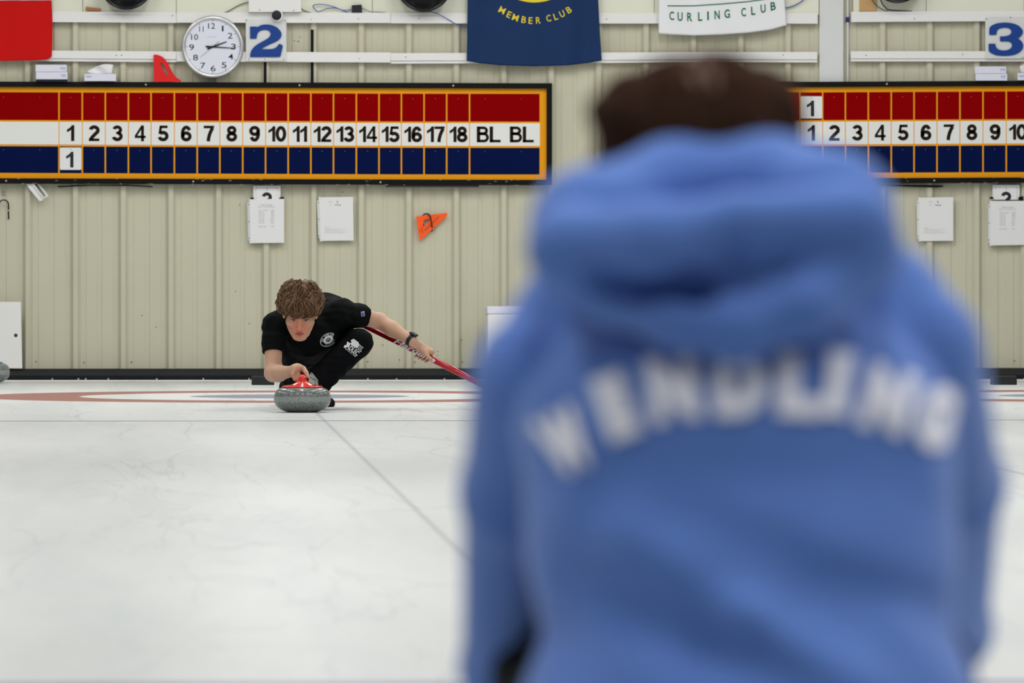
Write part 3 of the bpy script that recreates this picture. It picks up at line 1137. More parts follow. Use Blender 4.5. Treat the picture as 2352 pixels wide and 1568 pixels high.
t = thing('red_flag', 'red flag with a white band at the top left corner', 'flag', W(20, 138, 0.08))
S = cloth('cloth', M['flag_red'], lambda u: 2.5 - 2 * u, interp([(0, 139), (.6, 140), (.85, 139), (.97, 136.5), (1, 130)]), lambda v: -150, lambda v: 118.5 + 2.2 * math.sin(v * 3.0), t, 0.078, 0.010, 3)
cloth('white_band', M['flag_white'], lambda u: -200, lambda u: 2.5 - 2 * u, lambda v: -150, lambda v: 118.5, t, 0.0785, 0.006, 4)

t = thing('blue_banner', 'blue hanging banner lettered MEMBER CLUB in yellow', 'banner', W(1228, 151, 0.08))
top_b = -160
Sb = cloth('cloth', M['flag_blue'], lambda u: top_b, interp([(0, 140), (.1, 145.5), (.25, 150), (.5, 152.5), (.75, 150), (.9, 144.5), (1, 139)]), interp([(0, 1075), (.53, 1074), (1, 1072)]), interp([(0, 1372), (.53, 1374), (.8, 1378), (1, 1382.5)]), t, 0.085, 0.022, 5, 80, 60)


def banner_uv(S, px, py, x0, x1, y0, y1, extra):
    return S((px - x0) / (x1 - x0), (py - y0) / (y1 - y0), extra)


b = MB()
for ch, x, y, r in (('M', 1153.5, 23, 27), ('E', 1169.5, 32.5, 24), ('M', 1184, 39, 18), ('B', 1203, 43.5, 10), ('E', 1218.5, 45, 4), ('R', 1236, 44.6, -3), ('C', 1260, 40.5, -12), ('L', 1276, 37, -17), ('U', 1291, 31, -22), ('B', 1306.5, 22.5, -27)):
    V, Fc = glyphs(ch, 0.012)
    lo, hi = V.min(0), V.max(0)
    w = {'M': 14, 'E': 9, 'B': 10, 'R': 10.5, 'C': 10.5, 'L': 8.5, 'U': 11}[ch]
    U = (V - lo) / (hi - lo) - 0.5
    a = math.radians(r)
    X_, Y_ = U[:, 0] * w, -U[:, 1] * 15
    PX, PY = x + X_ * math.cos(a) - Y_ * math.sin(a), y + X_ * math.sin(a) + Y_ * math.cos(a)
    b.add([banner_uv(Sb, p, q, 1074, 1375, top_b, 149, 0.003) for p, q in zip(PX, PY)], Fc)
b.build('lettering', M['yellow'], t)
MB().tube([W(1060, top_b - 3, .09), W(1390, top_b - 3, .09)], 0.008, 10).tube([W(1080, top_b - 3, .09), W(1080, top_b - 3, .02)], .004, 8).tube([W(1370, top_b - 3, .09), W(1370, top_b - 3, .02)], .004, 8).build('hanging_rod', M['alu'], t)
b = MB()
V = [banner_uv(Sb, 1228 + rr_ * math.cos(q), -124 + rr_ * math.sin(q), 1074, 1375, top_b, 149, 0.003) for rr_ in (100, 128) for q in np.linspace(0.1, math.pi - 0.1, 60)]
b.add(V, [(i, i + 1, 61 + i, 60 + i) for i in range(59)])
b.build('emblem', M['yellow'], t, label='lower edge of a yellow round emblem')

t = thing('white_banner', 'white hanging banner lettered CURLING CLUB in green', 'banner', W(1660, 80, 0.08))
top_w = -180
Sw = cloth('cloth', M['flag_white'], lambda u: top_w, interp([(0, 77), (.1, 79), (.28, 81.5), (.5, 79), (.7, 75), (.87, 68.5), (1, 58)]), lambda v: 1513.0, interp([(0, 1795), (.7, 1801), (1, 1806.5)]), t, 0.085, 0.014, 9, 80, 50)
b = MB()
for ch, x, y in (('C', 1543, 33), ('U', 1562, 34), ('R', 1584, 34), ('L', 1608, 33), ('I', 1626, 32), ('N', 1647, 30.5), ('G', 1670, 29), ('C', 1708, 27.5), ('L', 1730, 26), ('U', 1753, 23.5), ('B', 1776, 21.5)):
    V, Fc = glyphs(ch, 0.016)
    lo, hi = V.min(0), V.max(0)
    w = {'I': 3.6, 'C': 11, 'G': 12.5, 'N': 12, 'L': 9.5}.get(ch, 11.5)
    U = (V - lo) / (hi - lo) - 0.5
    b.add([banner_uv(Sw, x + p * w, y - q * 19.5, 1513, 1803, top_w, 75, 0.003) for p, q in U], Fc)
V = []
for i in range(61):
    x = 1533 + 245 * i / 60
    y = 10.8 - 0.037 * (x - 1533)
    V += [banner_uv(Sw, x, y - 1.1, 1513, 1803, top_w, 75, 0.003), banner_uv(Sw, x, y + 1.1, 1513, 1803, top_w, 75, 0.003)]
b.add(V, [(2 * i, 2 * i + 1, 2 * i + 3, 2 * i + 2) for i in range(60)])
b.build('lettering', M['green'], t)
MB().tube([W(1505, top_w - 3, .09), W(1812, top_w - 3, .09)], 0.008, 10).tube([W(1520, top_w - 3, .09), W(1520, top_w - 3, .02)], .004, 8).tube([W(1790, top_w - 3, .09), W(1790, top_w - 3, .02)], .004, 8).build('hanging_rod', M['alu'], t)


# ------------------------------------------------------------------ tissue boxes on top of the boards
def tissue_carton(label, x0, y0, x1, y1, prints, sheet=None):
    t = thing('tissue_box', label, 'tissue box', W((x0 + x1) / 2, y1, 0.06), 'tissue boxes on the scoreboards')
    b = MB().rect(x0, y0, x1, y1, 0.034, 0.112)
    b.build('carton', M['tissue_box'], t, bevel=0.0015)
    b = MB()
    for px0, py0, px1, py1 in prints:
        b.prism([(px0, py0 + 1), (px0 + 2, py1 - 1), (px1 - 3, py1), (px1, py1 - 1.5), (px1 - 1, py0), (px0 + 3, py0 + .4)], 0.112, 0.1125)
    b.build('print', M['tissue_print'], t)
    if sheet:
        V, Fc = [], []
        n = 16
        for j in range(9):
            for i in range(n + 1):
                u, v = i / n, j / 8
                top = np.interp(u, *zip(*sheet['top']))
                bx = sheet['x0'] + (sheet['x1'] - sheet['x0']) * u
                tx = sheet['t0'] + (sheet['t1'] - sheet['t0']) * u
                x = bx * (1 - v) + tx * v
                y = y0 * (1 - v) + top * v
                V.append(W(x, y, 0.075 + 0.012 * math.sin(u * 9 + v * 3) * (0.3 + v) + 0.01 * v))
        for j in range(8):
            for i in range(n):
                a = j * (n + 1) + i
                Fc.append((a, a + 1, a + n + 2, a + n + 1))
        o = mesh_obj('tissue', V, Fc, M['tissue'], t, True)
        so = o.modifiers.new('thickness', 'SOLIDIFY')
        so.thickness = 0.001


tissue_carton('white tissue box, upper of the two stacked below the red flag', 81.5, 148.5, 153.5, 164.6, [(137, 154, 151, 160)])
tissue_carton('white tissue box, lower of the two stacked below the red flag', 82.5, 165.2, 155, 182, [(139, 170, 152, 177)])
tissue_carton('white tissue box with a tissue pulled up, left of the red tool', 193.5, 169.5, 266.5, 186.2, [(196, 173.5, 210, 179)],
              {'top': [(0, 163), (.1, 160), (.35, 153), (.62, 147.5), (.85, 147), (1, 149)], 'x0': 204, 'x1': 257, 't0': 200, 't1': 260})
tissue_carton('white tissue box, upper of the two stacked below the number 3', 2239, 152.5, 2311, 168.6, [(2296, 156.5, 2309, 163)])
tissue_carton('white tissue box, lower of the two stacked below the number 3', 2240.5, 169.2, 2313.5, 185.2, [(2298, 173, 2310, 180)])
tissue_carton('white tissue box with a tissue, cut by the right edge of the photo', 2337, 167.5, 2410, 184, [(2339, 172, 2353, 178)],
              {'top': [(0, 152), (.12, 149), (.35, 145), (.7, 146), (1, 150)], 'x0': 2345, 'x1': 2398, 't0': 2342, 't1': 2400})
o = MB().rect(82.5, 182.3, 155.5, 187.4, 0.036, 0.11).build('shade_gap_strip', mat('navy_gap_shade', (22, 24, 52), 0.6))  # navy strip whose colour stands for the shaded gap below the stack
tag(o, 'dark blue strip painted as the shaded gap under the stacked tissue boxes at left', 'shade strip')

# red plastic gauge standing on the left board
red = [(353, 125.5), (358, 125.3), (366, 127), (374, 131), (380, 137), (386, 146), (392, 158), (398, 169), (405, 178), (411, 181.5), (415, 183.5), (416.5, 187.8), (353.3, 187.8)]
hole = [(368.5, 143.5), (370.5, 142.5), (373, 144), (386, 168), (386.3, 171.5), (384, 173.5), (381, 172), (368, 147)]
o = fill2d([red, hole], 0.066, 0.078).build('measuring_gauge', M['red_plastic'], bevel=0.001)
tag(o, 'red plastic triangular tool with a slot, standing left of the clock on the scoreboard', 'tool')

# ------------------------------------------------------------------ lower wall: hooks, triangle, papers
def hook(label, pts, r=0.0042):
    P = [W(x, y, o) for x, y, o in pts]
    t = thing('wall_hook', label, 'hook', P[-1], 'black wall hooks')
    MB().tube(P, r, 8).build('rod', M['black'], t, True)
    return t, P


arc = lambda cx_, cy_, rr_, a0, a1, o0, o1, n_=10: [(cx_ + rr_ * math.cos(math.radians(a0 + (a1 - a0) * i / n_)), cy_ + rr_ * math.sin(math.radians(a0 + (a1 - a0) * i / n_)), o0 + (o1 - o0) * i / n_) for i in range(n_ + 1)]
t, P = hook('black hook on the wall under the left end of the left scoreboard', [(-2.0, 474, .05)] + arc(8.5, 470, 11.0, 180, 360, .05, .02) + [(19.5, 480, .012), (19.5, 494, .012), (20, 503, .010)])
screws([(19.2, 483.5)], 0.018, 0.005).build('screw', M['screw'], t)
MB().rect(14.5, 478, 24, 500, 0.0, 0.008).build('mount', M['wall'], t)
t, P = hook('black hook that holds the orange triangle', [(972.5, 520, .012), (971, 508, .012)] + arc(979.5, 500, 9.2, 180, 360, .016, .055) + [(991, 512, .055), (992.5, 522, .03), (992, 531, .012)])
tri = [(955.6, 497), (1027.5, 488.7), (1027.2, 495.5), (963.5, 553.5), (962.8, 546)]
hole = [(974, 504.6), (986.2, 502), (989, 503), (973, 520.5), (971.8, 518)]
slot = [(974.2, 529.3), (1008, 496.2), (1010, 497), (976, 530.6)]
t = thing('orange_triangle', 'orange plastic triangle hanging from a black hook', 'triangle', W(963, 553, 0.03))
fill2d([tri, hole, slot], 0.022, 0.032).build('plate', M['orange'], t, bevel=0.001)
b = MB()
for x0_, y0_, x1_, y1_ in ((963, 527, 964.6, 532), (968, 523, 969.4, 528), (969, 529, 971, 534), (969.5, 523.0, 971.5, 524)):
    b.rect(x0_, y0_, x1_, y1_, 0.032, 0.0324)
b.build('marking', mat('pencil_mark', (150, 50, 14), 0.7), t)

# faint pencilled figures above the left hook
b = MB()
text_box(b, '8', 3.5, 444.5, 12, 450, 0.0046, -0.012, rot=0.0)
text_box(b, '8', 3.0, 438, 12, 443.5, 0.0046, -0.012)
o = b.build('pencil_mark', M['ink_grey'])
tag(o, 'faint grey pencilled figures above the left black hook', 'writing')

# white plastic clip hanging under the left board
t = thing('plastic_clip', 'white plastic clip hanging askew under the left scoreboard', 'clip', W(92, 461, 0.06))
b = MB()
b.prism([(59.5, 418.5), (61, 424), (66, 432), (90, 461), (93, 462), (96, 459.5), (100.5, 458), (75, 424), (71, 415.5), (67.5, 416), (67, 419)], 0.052, 0.060)
b.prism([(71, 415.5), (75, 424), (100.5, 458), (99, 451), (80, 425)], 0.060, 0.068)
b.build('body', M['paper'], t)
b = MB()
b.prism([(76, 418), (80, 416), (85, 416.5), (111, 448), (110.5, 451), (101, 456), (99.5, 453), (106, 449), (84, 421), (78, 421)], 0.045, 0.049)
b.build('loop', M['sleeve'], t)
MB().tube([W(82.5, 413, .07), W(82.5, 422, .07), W(82.5, 426, .05), W(82.5, 427, .02)], 0.004, 8).build('pin', M['black'], t)


def sheet(label, quad, rot_lines, holes, thick=0.014, grp='sheets pinned to the wall', body=True):
    """paper in a clear punched sleeve"""
    t = thing('paper_sheet', label, 'paper', W((quad[0][0] + quad[2][0]) / 2, quad[2][1], 0.03), grp)
    strip = [(quad[0][0] - 5.5, quad[0][1] + 8), (quad[3][0] - 5.0, quad[3][1] - 7), (quad[3][0] - 2, quad[3][1] - 6), (quad[3][0] - 1.5, quad[3][1] + 2), (quad[3][0] + 6, quad[3][1] + 1), (quad[0][0] + 6, quad[0][1] + 1), (quad[0][0] - 2, quad[0][1] - 2), (quad[0][0] - 2, quad[0][1] + 6)]
    MB().prism(strip, 0.0285, 0.0335).build('sleeve', M['sleeve'], t)
    screws(holes, 0.0335, 0.0032).build('punched_hole', M['dark_screw'], t)
    MB().prism([quad[0], quad[3], quad[2], quad[1]], 0.0335, 0.0335 + thick).build('paper', M['paper'], t)
    o = 0.0335 + thick + 0.0004
    b = MB()
    b2 = MB()
    for txt, x0_, y0_, x1_, y1_, dark in rot_lines:
        text_box(b if dark else b2, txt, x0_, y0_, x1_, y1_, o, 0.0 if dark else -0.004)
    if b.V:
        b.build('lettering', M['ink'] if len(b2.V) else M['ink_grey'], t)
    if b2.V:
        b2.build('small_print', M['ink_grey'], t)
    return t


rows = []
for i, (a, c) in enumerate((('Time: 2:7 Hours', '34:00'), ('Time: 1st', '38:24'), ('Time: 2nd', '28:30'), ('Time: 3rd', '23:07'), ('Time: 4th', '17:46'), ('Time: 5th', '8:24'), ('Time: 6th', '8:30'), ('Time: 7th', '2:60'))):
    y = 481.0 + i * 4.17
    rows += [(a, 594, y, 594 + (21 if i == 0 else 13), y + 2.9, False), (c, 622, y, 630 if i < 5 else 628.5, y + 2.9, False)]
rows += [('Extra End', 594, 518.5, 610.5, 521.5, False), ('1:00', 622.5, 518.5, 629, 521.5, False), ('Minor Incident', 600, 468.5, 626, 472, False), ('Game Timing guideline', 592.5, 473, 631.5, 476.8, False)]
sheet('white printed timing sheet below the left scoreboard, stack of number plates above it', [(573.5, 457.5), (652.5, 456.5), (652.5, 557.3), (574.5, 558)], rows, [(570.8, 470), (571.5, 508.5), (571.8, 547)])
foot = [('Comments', 746, 522, 756, 524, False), ('Watch the running end of the stone from the hog line', 745.5, 525.4, 794, 527, False), ('to the tee line and note the time here', 745.5, 527.8, 782, 529.4, False), ('Also record the time for the final stones of the end', 745.5, 531.5, 796, 533, False), ('and sign at the bottom of the page', 745.5, 534, 788, 535.6, False)]
sheet('white handwritten sheet between the timing sheet and the orange triangle', [(733.5, 453), (811, 452), (812.5, 552), (736, 553)],
      [('Sheet', 755, 462, 763.5, 464.5, False), ('2', 773, 461, 777, 466, True), ('Ice', 756.5, 469.3, 762.5, 471.5, False), ('Away', 769, 468, 783, 473.5, True)] + foot, [(731, 465), (731.6, 503.5), (732, 541.5)], 0.006)
foot2 = [(a, b_ + 1377, c + .5, d + 1377, e + .5, f) for a, b_, c, d, e, f in foot]
sheet('white handwritten sheet beside the blue hooded shoulder, below the right scoreboard', [(2111, 453.8), (2189.5, 452.5), (2189.5, 552.5), (2111.5, 553.5)],
      [('Sheet', 2133, 462, 2142, 464.5, False), ('3', 2152, 461, 2155.5, 466, True), ('Ice', 2135, 469.5, 2141.5, 472, False), ('Away', 2147.5, 468.5, 2162, 474, True)] + foot2, [(2108.4, 466), (2108.6, 504), (2108.8, 542)], 0.006)
rows2 = [(a, b_ + 1702, c + 5.5, d + 1702, e + 5.5, f) for a, b_, c, d, e, f in rows]
sheet('white printed timing sheet at the right edge, stack of number plates above it', [(2275, 461.5), (2356, 461), (2356, 562), (2274.5, 563.5)], rows2, [(2272.5, 474), (2271.8, 512), (2271.5, 551)])


def plate_stack(label, x0, y0, dx):
    t = thing('number_plate_stack', label, 'number plates', W(x0 + 30, y0 + 32, 0.03), 'stacks of number plates')
    MB().rect(x0 - 1.6, y0 + .6, x0 + 61.5, y0 + 34, 0.031, 0.034).build('plate', M['paper'], t)
    MB().rect(x0, y0, x0 + 60, y0 + 34, 0.0342, 0.037).build('plate', M['paper'], t)
    MB().rect(x0 + 5.5, y0 + 7, x0 + 54.5, y0 + 34, 0.0372, 0.042).build('plate', M['paper'], t, bevel=0.0008)
    numeral(MB(), '2', x0 + 18.5, y0 + 15.5, x0 + 41.5, y0 + 50, 0.0424).build('lettering', M['charcoal'], t)
    screws([(x0 + 6, y0 + 6.0), (x0 + 30, y0 + 6), (x0 + 53.5, y0 + 6)], 0.037, 0.0028).build('nail', M['dark_screw'], t)
    screws([(x0 + 30.5, y0 + 10.5)], 0.042, 0.0028).build('nail', M['dark_screw'], t)
    b = MB()
    b.prism([(x0 - 8, y0 + 27.5), (x0 - 8, y0 + 32), (x0 + 2, y0 + 32), (x0 - 1, y0 + 27.5)], 0.031, 0.046)
    b.prism([(x0 + 58, y0 + 29), (x0 + 58, y0 + 33), (x0 + 69.5, y0 + 40), (x0 + 69.5, y0 + 26), (x0 + 62, y0 + 26.5)], 0.031, 0.046)
    b.build('holder', M['black'], t)


plate_stack('white number plates stacked on hooks below the left scoreboard, top of a black figure showing', 583, 426, 0)
plate_stack('white number plates stacked on hooks below the right scoreboard, top of a black figure showing', 2281, 424.5, 0)

# scattered screw heads and scuffs of the sheet metal
b = screws([(83, 830), (193, 832), (302, 831), (845, 830), (953, 831), (1062, 831), (1060, 780), (572, 743), (541, 669), (550, 470), (829.5, 540.5), (787, 441.2), (719.6, 540), (937, 540), (1041, 541), (326, 724), (359, 751), (879, 792), (917, 826), (1005, 807), (1005, 816), (1041, 780), (676, 94), (684, 95), (687, 95.5), (688.5, 85), (2330, 828)], 0.003, 0.0045)
b.build('wall_fastener', mat('dull_screw', (112, 108, 94), 0.6, 0.2), bpy.data.objects['wall_back'])

# ------------------------------------------------------------------ white panel and bin at the wall
t = thing('leaning_board', 'white board with one round hole standing against the wall at the left edge', 'panel', W(0, 846, 0.13))
zl = [(-70, 693), (47.8, 693), (51, 845.5), (-70, 845.5)]
fill2d([zl, ell_loop(36.3, 770, 4.3, 4.3, 24)], 0.095, 0.115).build('board', M['white_paint'], t)
MB().lathe([(0.018, 0), (0.018, 0.002)], W(36.3, 770, 0.09), 20, (0, -1, 0)).build('plug', mat('grey_plug', (104, 100, 92), 0.6), t)
t = thing('white_bin', 'white lidded plastic box by the wall behind the blue shoulder', 'box', onG(1160, 872))
x0, x1 = W(1113, 700, .14)[0], W(1215, 700, .14)[0]
zt2, zm = W(1113, 703, .14)[2], W(1113, 720, .14)[2]
MB().box((x0 + .004, WY - 0.50, 0.0), (x1 - .004, WY - 0.15, zm)).build('body', M['white_paint'], t, bevel=0.006)
MB().box((x0, WY - 0.505, zm), (x1, WY - 0.145, zt2)).build('lid', M['tissue_box'], t, bevel=0.006)


# ------------------------------------------------------------------ hacks
def hack(label, xa, xb, yb):
    a, b2 = onG(xa, yb), onG(xb, yb)
    mb = MB()
    x0, x1, y0 = a[0], b2[0], a[1]
    P = [(0, 0), (0.012, 0.055), (0.09, 0.060), (0.16, 0.045), (0.20, 0)]
    V = [(x0, y0 + u, v) for u, v in P] + [(x1, y0 + u, v) for u, v in P]
    n_ = len(P)
    mb.add(V, [tuple(range(n_)), tuple(range(2 * n_ - 1, n_ - 1, -1))] + [(i, i + n_, (i + 1) % n_ + n_, (i + 1) % n_) for i in range(n_)])
    t = thing('rubber_hack', label, 'hack', ((x0 + x1) / 2, y0 + .1, 0), 'rubber hacks')
    mb.build('foothold', M['black_rubber'], t, bevel=0.004)
    MB().box((x0 - .012, y0 + 0.0, 0), (x1 + .012, y0 + .22, 0.004)).build('base', M['white_paint'], t)


hack('black rubber hack on the ice behind the delivering player', 578.5, 630, 886)
hack('black rubber hack on the ice at the right edge', 2281.5, 2336.5, 885.5)


# ------------------------------------------------------------------ curling stones
def stone(label, c, hmat, number, ang=0.0):
    t = thing('curling_stone', label, 'curling stone', c, 'curling stones')
    prof_ = [(0.045, 0.005), (0.062, 0.0), (0.07, 0.001), (0.085, 0.005), (0.099, 0.0105), (0.112, 0.017), (0.123, 0.0245), (0.132, 0.034), (0.138, 0.045), (0.141, 0.057), (0.1416, 0.068), (0.141, 0.08), (0.1385, 0.092), (0.134, 0.102), (0.1275, 0.1105), (0.118, 0.1175), (0.105, 0.1225), (0.085, 0.1245), (0.02, 0.125)]
    MB().lathe(prof_, c, 96).build('body', M['granite'], t, True)
    ca, sa = math.cos(ang), math.sin(ang)
    Rm = np.array([[ca, -sa, 0], [sa, ca, 0], [0, 0, 1.0]])

    def L(x, y, z):
        return Rm @ np.array([x, y, z]) + c
    fH = union([ell(L(0, 0, 0.1265), (0.102, 0.102, 0.013)), (ell(L(0, -0.03, 0.131), (0.050, 0.055, 0.022)), 0.014), (rc(L(0, -0.038, 0.136), L(0, -0.050, 0.166), 0.027, 0.0165), 0.02),
                (rc(L(0, -0.050, 0.170), L(0, 0.060, 0.178), 0.0155, 0.0145), 0.012)], 0.01)
    sdf_obj('handle', fH, c + [-.13, -.13, .1], c + [.13, .13, .24], 0.0025, hmat, t, 2)
    if number:
        cp = onD(0, 0, 1)
        mb = MB()
        V, Fc = glyphs(number, 0.02)
        lo, hi = V.min(0), V.max(0)
        U = (V - lo) / (hi - lo) - 0.5
        V2, F2 = refine(U * [2.6, 5.2], Fc, 1.0)
        pxy = V2 * [1, -1] + [694.5, 886.5]
        mb.add(drape(pxy[:, 0], pxy[:, 1], fH, np.linalg.norm(c) - 0.4, 0.001), F2)
        mb.build('lettering', M['print_white'], t)
    return t


SC_ = onG(694.5, 946.5)
stone('grey granite curling stone with a red handle held by the crouching player', SC_, M['handle_red'], '1')
stone('grey granite curling stone with a blue handle cut by the left edge', onG(-30, 879.5), M['handle_blue'], None, 0.6)
# ================================================================== the delivering player
DS = float((SC_ - CAM) @ FW)
J = lambda x, y, q: onD(x, y, DS + q)
TOC = -FW                                   # towards the camera

# head frame: x = viewer's right, y = up the skull, z = out of the face
pit = math.radians(27)
hz = TOC * math.cos(pit) - np.array([0, 0, 1.0]) * math.sin(pit)
hz /= np.linalg.norm(hz)
hx = np.cross(np.array([0, 0, 1.0]), hz)
hx /= np.linalg.norm(hx)
roll = math.radians(1.5)
hy = np.cross(hz, hx)
hx, hy = hx * math.cos(roll) - hy * math.sin(roll), hy * math.cos(roll) + hx * math.sin(roll)
HR = np.stack([hx, hy, hz], 1)
HO = J(688.5, 735.5, 0.30) - HR @ np.array([0, 0, 0.078])


def hw(*p):
    return HO + HR @ np.array(p, float)


def skull_parts():
    parts = [ell(hw(0, .040, -.018), (.0755, .086, .096), HR)]
    parts += [(ell(hw(0, -.040, .018), (.0585, .078, .066), HR), .03)]
    for s in (-1, 1):
        parts += [(rc(hw(s * .050, -.050, -.005), hw(s * .020, -.102, .058), .022, .016), .025),
                  (ell(hw(s * .040, -.028, .052), (.024, .022, .024), HR), .02),
                  (rc(hw(s * .045, .020, .062), hw(s * .012, .016, .078), .010, .010), .014)]
    parts += [(ell(hw(0, -.104, .066), (.022, .016, .018), HR), .018),
              (ell(hw(0, -.068, .070), (.026, .020, .020), HR), .015),
              (rc(hw(0, .010, .078), hw(0, -.036, .102), .0085, .0115), .010)]
    for s in (-1, 1):
        parts += [(ell(hw(s * .0125, -.040, .092), (.0085, .0075, .010), HR), .006)]
    return parts


ears = []
for s in (-1, 1):
    e_ = carve(ell(hw(s * .080, -.006, -.012), (.010, .031, .019), HR), [(ell(hw(s * .089, -.004, -.004), (.006, .019, .010), HR), .004)])
    ears.append((e_, .006))
f_head = carve(union(skull_parts() + ears, .02), [(ell(hw(s * .0325, -.001, .086), (.0165, .0095, .012), HR), .008) for s in (-1, 1)] +
               [(rc(hw(-.017, -.0712, .094), hw(.017, -.0712, .094), .0022), .004)] + [(ell(hw(s * .0075, -.0465, .102), (.0035, .003, .004), HR), .003) for s in (-1, 1)])
lids = []
for s in (-1, 1):                           # upper and lower lids round each eyeball
    for (y0, y1, rr_) in ((.0060, .0085, .0030), (-.0062, -.0078, .0024)):
        P = [hw(s * (.0325 - .0135), y0 * .2 - .001, .0755), hw(s * .0325, y1, .0815), hw(s * (.0325 + .0145), y0 * .4, .0735)]
        lids += [(rc(P[0], P[1], rr_), .002), (rc(P[1], P[2], rr_), .002)]
f_head2 = union([f_head] + lids, .003)

sR, eR, wR = J(629, 741, 0.52), J(627, 857, 0.40), J(668, 853, 0.15)
sL, eL, wL = J(785, 717, 0.62), J(871, 737, 0.80), J(946, 783, 0.70)
neck0 = hw(0, -.045, -.035)
neck1 = J(704, 722, 0.60)

# right hand (viewer's left) on the stone handle
kn = [J(675, 850, .015 + .021 * i) for i in range(4)]
handR = [rc(wR, J(680, 846, 0.08), .027, .024), (rc(J(676, 848, 0.10), J(681, 846, 0.02), .021, .018), .015), (rc(J(686, 845, .09), J(689, 843, .02), .019, .016), .015)]
for i in range(4):
    q = .012 + .021 * i
    k_ = [J(677.5, 849, q), J(673.0, 860, q - .004), J(677.5, 870.5, q - .004), J(687, 875.5, q)]
    if i == 3:
        k_ = [J(678.5, 850, q), J(675, 860, q), J(678.5, 869, q), J(687, 873, q)]
    handR += [(rc(k_[0], k_[1], .0122, .0116), .005), (rc(k_[1], k_[2], .0112, .0105), .002), (rc(k_[2], k_[3], .0100, .0088), .002)]
handR += [(rc(J(679, 851, .055), J(683, 860, .05), .018, .014), .008), (rc(J(682, 855, .025), J(686, 867, .02), .0155, .0135), .006), (rc(J(684, 845, .08), J(697, 847, .035), .018, .0145), .010), (rc(J(697, 847, .035), J(703.5, 856, .005), .0128, .0118), .004), (rc(J(703.5, 856, .005), J(707, 865, -.008), .0112, .0092), .003)]

# broom line
BR0, BR1 = J(815, 735.5, 0.92), J(1085, 871.5, 0.60)
bdir = (BR1 - BR0) / np.linalg.norm(BR1 - BR0)


def on_broom(px):
    t_ = (px - 815) / 270.0
    return BR0 + (BR1 - BR0) * t_


# left hand (viewer's right) round the broom
bc = on_broom(972)
bup = np.array([0, 0, 1.0]) - bdir * bdir[2]
bup /= np.linalg.norm(bup)
bto = np.cross(bdir, bup)
if bto @ TOC < 0:
    bto = -bto
B = lambda al, u, v: bc + bdir * al + bup * u + bto * v
handL = [rc(wL, B(-.022, .034, .012), .026, .022), (rc(B(-.026, .034, .004), B(.034, .030, -.004), .020, .018), .015), (rc(B(-.020, .026, .018), B(.022, .024, .018), .014, .013), .012)]
for i in range(4):
    al = -.030 + .0215 * i
    k_ = [B(al + .004, .030, -.010), B(al - .002, .010, -.027), B(al - .004, -.014, -.024), B(al - .006, -.0265, -.002)]
    handL += [(rc(k_[0], k_[1], .0105, .0098), .006), (rc(k_[1], k_[2], .0095, .009), .002), (rc(k_[2], k_[3], .0088, .0078), .002)]
handL += [(rc(B(-.010, .028, .018), B(.030, .014, .027), .0145, .012), .010), (rc(B(.030, .014, .027), B(.062, .004, .026), .0115, .0088), .004)]

f_core = union([rc(J(646, 747, .56), J(690, 740, .64), .072, .105), (rc(J(690, 738, .68), J(745, 737, .85), .112, .138), .05), (rc(J(745, 738, .8), J(782, 722, .66), .125, .082), .05),
                (rc(J(745, 745, .85), J(722, 780, 1.12), .14, .15), .05), (rc(J(700, 778, .62), J(712, 800, .92), .098, .11), .05)], .04)
mR, mL = sR * .5 + eR * .5, J(828, 726, .71)
limbs = [(rc(sR, mR, .036, .040), .01), (rc(mR, eR, .045, .041), .01), (rc(eR, J(640, 857, .29), .0405, .040), .02), (rc(J(640, 857, .29), wR, .040, .027), .02),
         (rc(sL, mL, .036, .040), .01), (rc(mL, eL, .045, .040), .01), (rc(eL, eL * .6 + wL * .4, .0385, .0375), .02), (rc(eL * .6 + wL * .4, wL, .0375, .0255), .02)]
f_body = union([f_head2, (rc(neck0, neck1, .052, .055), .02), (lambda P: f_core(P) + .022, .02)] + limbs + [(union(handR, .004), .010), (union(handL, .004), .010)], .02)
lo, hi = bounds([sR, eR, wR, sL, eL, wL, hw(0, .13, 0), hw(0, -.13, .1), J(690, 880, 0), J(1000, 835, .7), J(720, 850, 1.2)], .10)
lo[2] = max(lo[2], 0.02)
body = sdf_obj('person', f_body, lo, hi, 0.003, M['skin'], None, 1, loc=onG(700, 937))
tag(body, 'person crouching low in black on the ice, arm stretched out to the red-handled stone', 'person')

# ruddy cheeks, nose and mouth
g = SKIN_FACE
pb_ = M['skin'].node_tree.nodes['Principled BSDF']
src = pb_.inputs['Base Color'].links[0].from_socket
ge_ = g.n('ShaderNodeNewGeometry')
sub = g.n('ShaderNodeVectorMath', operation='DISTANCE')
g.put(sub.inputs[0], ge_.outputs['Position'])
sub.inputs[1].default_value = tuple(hw(0, -.045, .085))
g.put(pb_.inputs['Base Color'], g.mix(g.m('MULTIPLY', g.band(sub.outputs['Value'], -1, .058, .03), .75), src, lin((212, 134, 108))))

